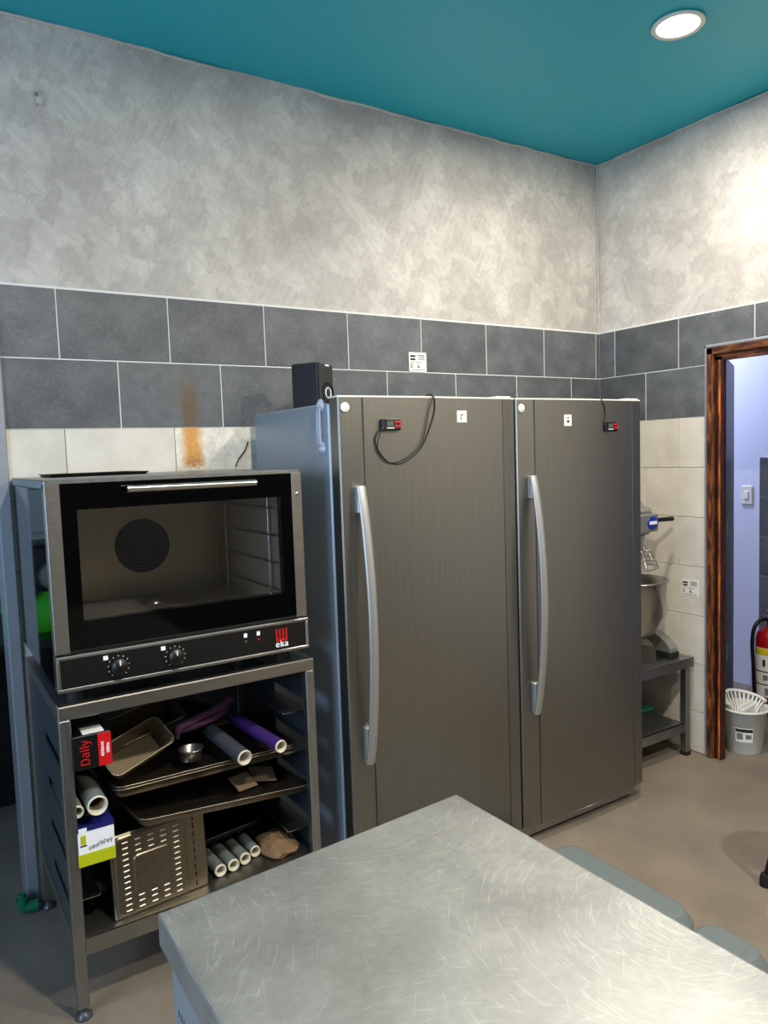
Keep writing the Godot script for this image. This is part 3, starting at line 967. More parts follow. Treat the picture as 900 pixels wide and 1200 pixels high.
# =====================================================================  convection oven
func build_oven():
	var x0 := -3.016
	var x1 := -2.253
	var t := thing("convection_oven", "black-fronted steel convection oven with dark glass door standing on the steel rack", "oven", Vector3.ZERO)
	var st := nst()
	# shell round an open cavity
	bc(st, Vector3(x0 + 0.002, 0.972, 0.03), Vector3(x1 - 0.002, 1.078, 0.70))
	bc(st, Vector3(x0 + 0.002, 1.078, 0.03), Vector3(x1 - 0.002, 1.535, 0.075))
	obj("body", st, mats["steel_plain"], t)
	obj("side_panel", bcm(Vector3(x0, 0.968, 0.02), Vector3(x0 + 0.012, 1.52, 0.70)), mats["steel_mirror"], t)
	obj("side_panel", bcm(Vector3(x1 - 0.012, 0.968, 0.02), Vector3(x1, 1.52, 0.70)), mats["steel_plain"], t)
	obj("top_panel", bcm(Vector3(x0, 1.52, 0.015), Vector3(x1, 1.546, 0.735), 0.003), mats["steel_plain"], t)
	# cavity
	st = nst()
	bc(st, Vector3(x0 + 0.045, 1.079, 0.0755), Vector3(x1 - 0.045, 1.51, 0.085))
	bc(st, Vector3(x0 + 0.04, 1.078, 0.08), Vector3(x0 + 0.05, 1.518, 0.70))
	bc(st, Vector3(x1 - 0.05, 1.078, 0.08), Vector3(x1 - 0.04, 1.518, 0.70))
	bc(st, Vector3(x0 + 0.045, 1.0785, 0.08), Vector3(x1 - 0.045, 1.088, 0.70))
	bc(st, Vector3(x0 + 0.045, 1.505, 0.08), Vector3(x1 - 0.045, 1.5195, 0.70))
	obj("cavity", st, mats["oven_wall"], t)
	st = nst()
	var fan := Transform3D(Basis(Vector3.RIGHT, PI / 2), Vector3(-2.6, 1.275, 0.0855))
	for r in [0.03, 0.043, 0.056, 0.07, 0.083, 0.096]:
		lathe(st, [[r - 0.0045, 0.004], [r, 0.010], [r + 0.0045, 0.004]], 36, fan, false, false)
	for a in 4:
		var u := Vector3(cos(a * PI / 4), sin(a * PI / 4), 0) * 0.097
		tube(st, [Vector3(-2.6, 1.275, 0.091) - u, Vector3(-2.6, 1.275, 0.091) + u], 0.003, 6)
	obj("fan_guard", st, mats["black_matt"], t)
	obj("fan_hub", lathe_m([[0.093, 0.001], [0.03, 0.002], [0.024, 0.006], [0.001, 0.008]], 30, fan), mats["speaker_grey"], t)
	# shelf rails in the cavity
	for sx in [x0 + 0.10, x1 - 0.062]:
		var ra := nst()
		for zz in [0.2, 0.6]:
			tube(ra, [Vector3(sx, 1.09, zz), Vector3(sx, 1.5, zz)], 0.004, 6)
		for k in 4:
			tube(ra, [Vector3(sx, 1.15 + 0.09 * k, 0.12), Vector3(sx, 1.15 + 0.09 * k, 0.66)], 0.004, 6)
		obj("shelf_rail", ra, mats["steel_bright"], t)
	obj("drain", lathe_m([[0.04, 0], [0.036, 0.012], [0.02, 0.022], [0.001, 0.024]], 20, Transform3D(Basis(), Vector3(-2.62, 1.088, 0.25))), mats["steel_bright"], t)
	# front frame
	st = nst()
	bc(st, Vector3(x0, 1.068, 0.70), Vector3(x0 + 0.04, 1.536, 0.74), 0.002)
	obj("stile", st, mats["steel_frame"], t)
	st = nst()
	bc(st, Vector3(x1 - 0.037, 1.068, 0.70), Vector3(x1, 1.536, 0.74), 0.002)
	obj("stile", st, mats["steel_frame"], t)
	obj("button", lathe_m([[0.007, 0], [0.006, 0.003], [0.001, 0.0035]], 16, Transform3D(Basis(Vector3.RIGHT, PI / 2), Vector3(x1 - 0.018, 1.468, 0.7395))), mats["steel_bright"], t)
	# door: black glass border, smoked pane, bar handle
	var dx0 := x0 + 0.041
	var dx1 := x1 - 0.038
	var wx0 := -2.937
	var wx1 := -2.325
	var wy0 := 1.152
	var wy1 := 1.462
	st = nst()
	bc(st, Vector3(dx0, 1.075, 0.702), Vector3(wx0, 1.535, 0.741))
	bc(st, Vector3(wx1, 1.075, 0.702), Vector3(dx1, 1.535, 0.741))
	bc(st, Vector3(wx0, 1.075, 0.702), Vector3(wx1, wy0, 0.741))
	bc(st, Vector3(wx0, wy1, 0.702), Vector3(wx1, 1.535, 0.741))
	var door := obj("door", st, mats["black_gloss"], t)
	obj("pane", bcm(Vector3(wx0, wy0, 0.732), Vector3(wx1, wy1, 0.738)), mats["oven_glass"], door)
	st = nst()
	tube(st, [Vector3(-2.808, 1.5125, 0.777), Vector3(-2.425, 1.5125, 0.777)], 0.0095, 14)
	for hx in [-2.79, -2.443]:
		tube(st, [Vector3(hx, 1.5125, 0.739), Vector3(hx, 1.5125, 0.775)], 0.007, 10)
	obj("handle", st, mats["steel_bright"], door)
	# control panel
	st = nst()
	bc(st, Vector3(x0, 0.962, 0.695), Vector3(x1 + 0.003, 0.972, 0.742), 0.002)
	bc(st, Vector3(x0, 1.052, 0.695), Vector3(x1 + 0.003, 1.062, 0.742), 0.002)
	bc(st, Vector3(x0, 0.972, 0.695), Vector3(x0 + 0.01, 1.052, 0.742), 0.002)
	bc(st, Vector3(x1 - 0.007, 0.972, 0.695), Vector3(x1 + 0.003, 1.052, 0.742), 0.002)
	obj("panel_frame", st, mats["steel_bright"], t)
	var cp := obj("control_panel", bcm(Vector3(x0 + 0.01, 0.972, 0.70), Vector3(x1 - 0.007, 1.052, 0.7395)), mats["black_plastic"], t)
	for kx in [-2.852, -2.690]:
		var kf := Transform3D(Basis(Vector3.RIGHT, PI / 2), Vector3(kx, 1.011, 0.7395))
		var kn := obj("knob", lathe_m([[0.022, 0.0], [0.0215, 0.012], [0.0185, 0.02], [0.001, 0.021]], 28, kf), mats["black_plastic"], t)
		st = nst()
		bx(st, Vector3(kx, 1.024, 0.7607), Vector3(0.003, 0.015, 0.001))
		obj("pointer", st, mats["white_print"], kn)
		st = nst()
		lathe(st, [[0.0215, 0.011], [0.0228, 0.0125], [0.0195, 0.0195]], 28, kf, false, false)
		obj("knob_ring", st, mats["steel_bright"], kn)
		st = nst()
		for k in 11:
			var a := PI * 0.5 - (k - 5) * 0.49
			bx(st, Vector3(kx + cos(a) * 0.0295, 1.011 + sin(a) * 0.0295, 0.7398), Vector3(0.003, 0.0016, 0.0006), 0.0, Basis(Vector3.BACK, a))
		obj("dial_marks", st, mats["white_print"], cp)
		obj("icon", bcm(Vector3(kx - 0.041, 1.034, 0.7395), Vector3(kx - 0.028, 1.046, 0.7402)), mats["white_print"], cp)
	for ix in [-2.468, -2.425]:
		obj("icon", bcm(Vector3(ix - 0.006, 1.03, 0.7395), Vector3(ix + 0.005, 1.043, 0.7402)), mats["white_print"], cp)
		obj("indicator", lathe_m([[0.0032, 0], [0.0028, 0.002], [0.0005, 0.0025]], 12, Transform3D(Basis(Vector3.RIGHT, PI / 2), Vector3(ix, 1.017, 0.7395))), mats["green_plastic"] if ix < -2.45 else mats["red_print"], cp)
	# maker's mark: three red bars on a red foot over white letters
	st = nst()
	for k in 4:
		bc(st, Vector3(-2.366 + 0.0112 * k, 1.006, 0.7395), Vector3(-2.3608 + 0.0112 * k, 1.039, 0.7404))
	bc(st, Vector3(-2.366, 1.0, 0.7395), Vector3(-2.3272, 1.006, 0.7404))
	obj("emblem", st, mats["red_print"], cp)
	lettering("lettering", "eka", 0.026, mats["white_print"], cp, Transform3D(Basis(), Vector3(-2.346, 0.9895, 0.7399)), true, 0.0008)
	for fx in [x0 + 0.06, x1 - 0.06]:
		for fz in [0.1, 0.66]:
			obj("foot", lathe_m([[0.026, 0.0], [0.026, 0.03], [0.02, 0.056]], 18, Transform3D(Basis(), Vector3(fx, 0.918, fz))), mats["dark_rubber"], t)
	# thin dark tray left on top
	var tr := thing("black_baking_sheet", "thin black baking sheet lying on top of the oven near the wall", "tray", Vector3(-2.78, 1.5462, 0.2))
	st = nst()
	stack(st, [[0.30, 0.24, 0.015, 0.0], [0.32, 0.26, 0.018, 0.009], [0.318, 0.258, 0.018, 0.0095], [0.295, 0.235, 0.014, 0.002]])
	obj("sheet", st, mats["black_plastic"], tr)

# =====================================================================  rack below the oven
func build_rack():
	var x0 := -3.018
	var x1 := -2.226
	var z0 := 0.05
	var z1 := 0.722
	var t := thing("steel_oven_rack", "open stainless steel rack on levelling feet carrying the oven and cluttered with tins", "rack", Vector3.ZERO)
	var lw := 0.032
	for p in [[x0, z0], [x1, z0], [x0, z1], [x1, z1]]:
		var a := Vector3(p[0] if p[0] == x0 else p[0] - lw, 0.032, p[1] if p[1] == z0 else p[1] - lw)
		var leg := obj("leg", bcm(a, a + Vector3(lw, 0.846, lw), 0.003), mats["steel_frame"] if false else mats["steel_plain"], t)
		var c := a + Vector3(lw * 0.5, 0, lw * 0.5)
		obj("levelling_foot", lathe_m([[0.024, 0.0], [0.024, 0.008], [0.012, 0.016], [0.009, 0.02], [0.009, 0.034]], 18, Transform3D(Basis(), Vector3(c.x, 0, c.z))), mats["grey_film"], leg)
	# top frame of square tube
	obj("top_rail", bcm(Vector3(x0, 0.878, z1 - 0.035), Vector3(x1, 0.918, z1), 0.003), mats["steel_frame"], t)
	obj("top_rail", bcm(Vector3(x0, 0.878, z0), Vector3(x1, 0.918, z0 + 0.035), 0.003), mats["steel_frame"], t)
	obj("top_rail", bcm(Vector3(x0, 0.878, z0 + 0.035), Vector3(x0 + 0.1, 0.918, z1 - 0.035)), mats["steel_plain"], t)
	obj("top_rail", bcm(Vector3(x1 - 0.1, 0.878, z0 + 0.035), Vector3(x1, 0.918, z1 - 0.035)), mats["steel_plain"], t)
	# flanks with punched openings whose tongues are folded in as runners
	var levels := [0.726, 0.588, 0.448, 0.315]
	for s in [0, 1]:
		var xa := x0 + 0.004 if s == 0 else x1 - 0.007
		var st := nst()
		var y := 0.24
		var k := 3
		while k >= 0:
			bc(st, Vector3(xa, y, z0 + lw), Vector3(xa + 0.003, levels[k], z1 - lw))
			# the slot itself
			bc(st, Vector3(xa, levels[k], z0 + lw), Vector3(xa + 0.003, levels[k] + 0.034, 0.40))
			bc(st, Vector3(xa, levels[k], 0.66), Vector3(xa + 0.003, levels[k] + 0.034, z1 - lw))
			y = levels[k] + 0.034
			k -= 1
		bc(st, Vector3(xa, y, z0 + lw), Vector3(xa + 0.003, 0.878, z1 - lw))
		var panel := obj("side_panel", st, mats["rack_sheet"], t)
		for lv in levels:
			var r := nst()
			var xb := xa + 0.003 if s == 0 else xa - 0.085
			bc(r, Vector3(xb, lv - 0.001, 0.40), Vector3(xb + 0.085, lv + 0.001, 0.655))
			bc(r, Vector3(xb + (0.083 if s == 0 else 0.0), lv - 0.001, 0.40), Vector3(xb + (0.085 if s == 0 else 0.002), lv + 0.006, 0.655))
			obj("runner", r, mats["steel_bright"], panel)
	obj("back_panel", bcm(Vector3(x0 + lw, 0.24, z0 + 0.004), Vector3(x1 - lw, 0.878, z0 + 0.007)), mats["rack_sheet"], t)
	# floor of the rack with its turned-down front edge
	var st2 := nst()
	bc(st2, Vector3(x0 + 0.005, 0.236, z0 + 0.005), Vector3(x1 - 0.005, 0.24, z1 - 0.002))
	bc(st2, Vector3(x0 + lw, 0.186, z1 - 0.006), Vector3(x1 - lw, 0.24, z1 - 0.002), 0.001)
	bc(st2, Vector3(x0 + 0.001, 0.2, z0 + lw), Vector3(x0 + 0.004, 0.24, z1 - lw))
	obj("bottom_shelf", st2, mats["steel_frame"], t)

func tray_mesh(w: float, d: float, h: float) -> SurfaceTool:
	var st := nst()
	stack(st, [[w - 0.03, d - 0.03, 0.02, 0.0], [w - 0.006, d - 0.006, 0.03, h - 0.004], [w, d, 0.033, h - 0.003], [w, d, 0.033, h], [w - 0.01, d - 0.01, 0.028, h], [w - 0.034, d - 0.034, 0.02, 0.002]], Transform3D(), true, 6)
	return st

func loaf_tin(label: String, xf: Transform3D, w: float, d: float, h: float):
	var t := thing("loaf_tin", label, "baking tin", xf.origin)
	t.basis = xf.basis
	var st := nst()
	stack(st, [[w - 0.05, d - 0.03, 0.012, 0.0], [w - 0.004, d - 0.004, 0.02, h - 0.002], [w, d, 0.022, h - 0.002], [w, d, 0.022, h + 0.002], [w - 0.008, d - 0.008, 0.018, h + 0.002], [w - 0.054, d - 0.034, 0.012, 0.003]], Transform3D(), false, 4)
	obj("body", st, mats["pan_brown"], t)
	st = nst()
	tube(st, Array(rrect(w, d, 0.022, h + 0.001, 4)) + [rrect(w, d, 0.022, h + 0.001, 4)[0]], 0.0025, 6)
	obj("rolled_rim", st, mats["steel_tray"], t)
	return t

func roll(called: String, label: String, category: String, a: Vector3, b: Vector3, r: float, m: Material, end_mat: Material, bore := 0.72, group := ""):
	# a is the open end that shows
	var t := thing(called, label, category, a, 0.0, group)
	var d := b - a
	var L := d.length()
	var f := along(Vector3.ZERO, d)
	obj("wrap", lathe_m([[r * 0.97, 0.004], [r, 0.012], [r, L * 0.5], [r, L - 0.004], [r * 0.96, L]], 24, f, false, true), m, t)
	obj("core", lathe_m([[r * bore, 0.12], [r * bore, 0.0], [r * 0.9, -0.002], [r * 0.98, 0.004]], 24, f, false, false), end_mat, t)
	obj("bore", lathe_m([[r * bore, 0.06], [r * bore * 0.9, 0.062], [0.0005, 0.063]], 20, f, false, false), mats["card_inner"], t)
	return t

func crumple(w: float, d: float, h: float, sd: int, amp: float) -> SurfaceTool:
	# a slack, creased bag or folded cloth
	var f := FastNoiseLite.new()
	f.seed = sd
	f.frequency = 9.0
	f.fractal_octaves = 3
	var st := nst()
	var rings := []
	for k in 9:
		var q := k / 8.0
		var s := pow(sin(PI * (0.12 + 0.76 * q)), 0.6) * (1.0 - 0.45 * q)
		var ring := PackedVector3Array()
		for i in 28:
			var a := TAU * i / 28
			var p := Vector3(cos(a) * w * 0.5 * s, h * q, sin(a) * d * 0.5 * s)
			var m := 1.0 + amp * f.get_noise_3d(p.x * 1.5 + sd, p.y * 1.5, p.z * 1.5)
			ring.append(Vector3(p.x * m, maxf(p.y + (0.0 if k == 0 else h * amp * 0.5 * f.get_noise_3d(p.z * 2.0, p.x * 2.0, sd)), 0.0), p.z * m))
		rings.append(ring)
	loft(st, rings, true, true, false)
	return st

func build_rack_contents():
	# trays
	var back := Basis(Vector3.UP, deg_to_rad(4)) * Basis(Vector3.BACK, deg_to_rad(-2.4))
	var o := Vector3(-2.585, 0.592, 0.47)
	var t1 := thing("baking_tray", "upper stained baking tray in the rack, underneath of the stacked pair, under the tins", "tray", o)
	t1.basis = back
	obj("pan", tray_mesh(0.62, 0.42, 0.028), mats["steel_tray"], t1)
	var t2 := thing("baking_tray", "baking tray nested on top of the upper tray in the rack, holding the loaf tins", "tray", o + Vector3(0, 0.0075, 0))
	t2.basis = back
	obj("pan", tray_mesh(0.615, 0.416, 0.028), mats["steel_tray"], t2)
	var t3 := thing("baking_tray", "lower tilted baking tray in the rack, one end resting on the slotted panel", "tray", Vector3(-2.556, 0.488, 0.515))
	t3.basis = Basis(Vector3.UP, deg_to_rad(6)) * Basis(Vector3.BACK, deg_to_rad(-7.0))
	obj("pan", tray_mesh(0.59, 0.42, 0.026), mats["steel_tray"], t3)
	# loaf tins on the upper tray
	loaf_tin("brown loaf tin with rusty floor tipped towards the room, nearer of the two tins", Transform3D(Basis(Vector3.UP, deg_to_rad(16)) * Basis(Vector3.BACK, deg_to_rad(14)) * Basis(Vector3.RIGHT, deg_to_rad(38)), Vector3(-2.785, 0.672, 0.565)), 0.215, 0.11, 0.06)
	loaf_tin("bigger brown loaf tin leaning behind the tipped tin on the upper tray", Transform3D(Basis(Vector3.UP, deg_to_rad(10)) * Basis(Vector3.BACK, deg_to_rad(10)) * Basis(Vector3.RIGHT, deg_to_rad(22)), Vector3(-2.73, 0.668, 0.44)), 0.27, 0.13, 0.085)
	var st := nst()
	var ring := thing("cake_ring", "small round shiny metal tin on the front of the upper tray", "tin", Vector3(-2.618, 0.6335, 0.6))
	lathe(st, [[0.034, 0.0], [0.035, 0.03], [0.041, 0.033], [0.041, 0.035], [0.0335, 0.034], [0.033, 0.002], [0.001, 0.002]], 32)
	obj("wall", st, mats["steel_bright"], ring)
	# cloths and rolls
	var pc := thing("plum_cloth", "plum coloured folded cloth draped over the back of the grey roll", "cloth", Vector3(-2.545, 0.694, 0.5))
	pc.basis = Basis(Vector3.UP, deg_to_rad(14))
	st = nst()
	tube(st, curve([Vector3(-0.11, 0.0, 0.02), Vector3(-0.105, 0.03, 0.03), Vector3(-0.04, 0.042, 0.03), Vector3(0.05, 0.05, 0.02), Vector3(0.12, 0.062, 0.0)], 6), 0.014, 10, 0.7)
	tube(st, curve([Vector3(-0.11, 0.012, 0.0), Vector3(-0.05, 0.018, 0.02), Vector3(0.05, 0.026, 0.02), Vector3(0.11, 0.045, -0.01)], 6), 0.016, 10, 0.7)
	obj("fold", st, mats["plum_cloth"], pc)
	tag(obj("dark_cloth", crumple(0.34, 0.14, 0.085, 3, 0.35), mats["dark_cloth"], self, Vector3(-2.56, 0.628, 0.29)), "dark crumpled cloth behind the plum cloth on the upper tray", "cloth")
	roll("film_roll", "grey film roll with a pale end jutting over the upper tray edge", "roll", Vector3(-2.488, 0.646, 0.735), Vector3(-2.52, 0.672, 0.44), 0.025, mats["grey_film"], mats["card_core"], 0.8)
	roll("foil_roll", "purple foil roll jutting over the upper tray edge beside the grey roll", "roll", Vector3(-2.363, 0.652, 0.735), Vector3(-2.405, 0.668, 0.42), 0.0215, mats["purple_foil"], mats["card_core"], 0.78)
	# black and red carton
	var dc := thing("carton", "black and red carton standing on end at the left of the rack, marked Daily", "box", Vector3(-2.935, 0.728, 0.66))
	obj("box", bcm(Vector3(-0.052, 0, -0.2), Vector3(0.052, 0.098, 0.064), 0.002), mats["black_plastic"], dc)
	obj("red_panel", bcm(Vector3(0.016, 0.002, 0.0635), Vector3(0.0515, 0.096, 0.0648)), mats["red_print"], dc)
	obj("flap", bcm(Vector3(-0.022, 0.098, 0.0), Vector3(0.036, 0.101, 0.056), 0.001), mats["paper"], dc)
	obj("flap", bcm(Vector3(-0.028, 0.098, -0.15), Vector3(0.034, 0.104, -0.004), 0.001), mats["grey_film"], dc)
	var turned := Basis(Vector3.BACK, PI / 2)
	lettering("lettering", "Daily", 0.034, mats["red_print"], dc, Transform3D(turned, Vector3(-0.02, 0.048, 0.0648)), false, 0.0012, false)
	lettering("lettering", "450mm", 0.012, mats["white_print"], dc, Transform3D(turned, Vector3(0.027, 0.05, 0.0652)), true, 0.0008)
	lettering("lettering", "100m", 0.012, mats["white_print"], dc, Transform3D(turned, Vector3(0.042, 0.05, 0.0652)), true, 0.0008)
	# cling film rolls on the runner under it
	roll("film_roll", "fat clear cling film roll under the black and red carton", "roll", Vector3(-2.932, 0.62, 0.735), Vector3(-2.936, 0.622, 0.36), 0.029, mats["cling_film"], mats["card_core"], 0.83)
	roll("film_roll", "thin clear cling film roll tucked against the rack post beside the fat one", "roll", Vector3(-2.983, 0.608, 0.715), Vector3(-2.986, 0.609, 0.36), 0.0185, mats["cling_film"], mats["card_core"], 0.7)
	# glove box
	var gb := thing("glove_box", "white, navy and yellow disposable glove box on the runner, marked oneWay", "box", Vector3(-2.94, 0.45, 0.66))
	obj("box", bcm(Vector3(-0.05, 0, -0.16), Vector3(0.05, 0.112, 0.063), 0.002), mats["white_print"], gb)
	obj("navy_band", bcm(Vector3(-0.0503, 0.1, -0.161), Vector3(0.0503, 0.1126, 0.0636)), mats["navy_print"], gb)
	obj("yellow_band", bcm(Vector3(-0.0503, -0.0003, -0.161), Vector3(0.0503, 0.036, 0.0636)), mats["yellow_print"], gb)
	lettering("lettering", "oneWay", 0.017, mats["ink"], gb, Transform3D(Basis(Vector3.BACK, 0.16), Vector3(0.011, 0.055, 0.0634)), false, 0.0008, true)
	obj("lemon_mark", bcm(Vector3(-0.042, 0.064, 0.063), Vector3(-0.028, 0.09, 0.0637)), mats["yellow_print"], gb)
	obj("black_mark", bcm(Vector3(-0.044, 0.058, 0.063), Vector3(-0.026, 0.062, 0.0637)), mats["ink"], gb)
	obj("navy_mark", bcm(Vector3(-0.046, 0.096, 0.063), Vector3(-0.024, 0.112, 0.0639)), mats["white_print"], gb)
	obj("opening", lathe_m([[0.03, 0.0], [0.03, 0.0012]], 24, Transform3D(Basis(Vector3.RIGHT, Vector3.UP, Vector3.BACK * 0.6), Vector3(0.01, 0.1125, -0.02))), mats["cling_film"], gb)
	# slotted steel panel standing on the rack floor
	var sp := thing("slotted_panel", "brown steel panel pressed with rows of slots, standing upright in the rack", "panel", Vector3(-2.761, 0.241, 0.69))
	sp.basis = Basis(Vector3.UP, deg_to_rad(5.4)) * Basis(Vector3.RIGHT, deg_to_rad(-3))
	st = nst()
	bc(st, Vector3(-0.136, 0, -0.022), Vector3(0.158, 0.25, -0.004), 0.004)
	obj("sheet", st, mats["steel_tray"], sp)
	var up := Basis(Vector3.RIGHT, PI / 2)
	st = nst()
	var xfp := Transform3D(up, Vector3(-0.018, 0.125, -0.004))
	stack(st, [[0.22, 0.238, 0.022, 0.0], [0.21, 0.228, 0.02, 0.005], [0.208, 0.226, 0.02, 0.005]], xfp, true)
	obj("raised_field", st, mats["steel_tray"], sp)
	st = nst()
	stack(st, [[0.112, 0.11, 0.014, 0.0], [0.106, 0.104, 0.012, 0.003]], Transform3D(up, Vector3(-0.018, 0.124, 0.001)), true)
	obj("plain_boss", st, mats["steel_tray"], sp)
	var lv := nst()
	lathe(lv, [[0.0005, 0.0], [0.0042, 0.0015], [0.0042, 0.0035], [0.0005, 0.0045]], 8, Transform3D(Basis(Vector3(0, 0, -0.6), Vector3.UP, Vector3.RIGHT * 2.1)))
	var slot := bm(Vector3(0.019, 0.0042, 0.0045), 0.0018)
	for c in 5:
		var cx := -0.018 + (c - 2) * 0.039
		for r in 13:
			if c > 0 and c < 4 and r > 2 and r < 10: continue
			var sl := obj("slot", slot, mats["pressed_rib"], sp, Vector3(cx, 0.226 - r * 0.017, 0.0025))
			sl.rotation.z = deg_to_rad(2)
	var dash := bm(Vector3(0.004, 0.016, 0.002))
	for r in 9:
		obj("perforation", dash, mats["black_matt"], sp, Vector3(0.118, 0.23 - r * 0.026, -0.0036))
	# wrapped rolls, tray, bags in the bottom of the rack
	var ends := [[-2.558, 0.2615, 0.655], [-2.512, 0.2615, 0.65], [-2.466, 0.2615, 0.635]]
	for i in 3:
		var e = ends[i]
		roll("wrapped_roll", ["frosted wrapped roll on the rack floor, next to the slotted panel", "frosted wrapped roll on the rack floor, second from the slotted panel", "frosted wrapped roll on the rack floor, third from the slotted panel"][i], "roll", Vector3(e[0], e[1], e[2]), Vector3(e[0] - 0.02, e[1], e[2] - 0.34), 0.0205, mats["cling_film"], mats["card_core"], 0.68, "wrapped rolls on the rack floor")
	roll("wrapped_roll", "dark-bored wrapped roll farthest from the slotted panel, beside the brown paper bag", "roll", Vector3(-2.42, 0.2605, 0.61), Vector3(-2.43, 0.2605, 0.3), 0.0195, mats["cling_film"], mats["card_core"], 0.74, "wrapped rolls on the rack floor")
	tag(obj("pink_cloth", crumple(0.2, 0.2, 0.03, 8, 0.3), mats["pink_cloth"], self, Vector3(-2.53, 0.288, 0.42)), "dull red cloth lying on the wrapped rolls", "cloth")
	var bt := thing("black_tray", "shallow black plastic tray lying over the wrapped rolls", "tray", Vector3(-2.5, 0.322, 0.45))
	bt.basis = Basis(Vector3.UP, deg_to_rad(8))
	obj("pan", tray_mesh(0.24, 0.26, 0.022), mats["black_plastic"], bt)
	tag(obj("paper_bag", crumple(0.17, 0.22, 0.045, 21, 0.4), mats["brown_paper"], self, Vector3(-2.335, 0.2405, 0.6)), "crumpled brown paper bag on the rack floor", "bag")
	tag(obj("black_bag", crumple(0.11, 0.2, 0.13, 30, 0.4), mats["black_matt"], self, Vector3(-2.345, 0.2405, 0.2)), "crumpled black bag behind the brown paper bag", "bag")
	# scraps on the lower tray
	var k := 0
	for q in [[-2.44, 0.5, 0.58, 0.075, 14, "brown cardboard piece on the lower tray, nearer the grey roll above"], [-2.355, 0.492, 0.545, 0.085, -8, "brown cardboard piece on the lower tray, nearer the rack post"]]:
		var c := obj("cardboard_piece", bm(Vector3(q[3], 0.004, 0.07), 0.001), mats["cardboard"], self, Vector3(q[0], q[1], q[2]))
		c.basis = Basis(Vector3.BACK, deg_to_rad(-7)) * Basis(Vector3.RIGHT, deg_to_rad(22)) * Basis(Vector3.UP, deg_to_rad(q[4]))
		tag(c, q[5], "cardboard", "cardboard pieces on the lower tray")
		k += 1

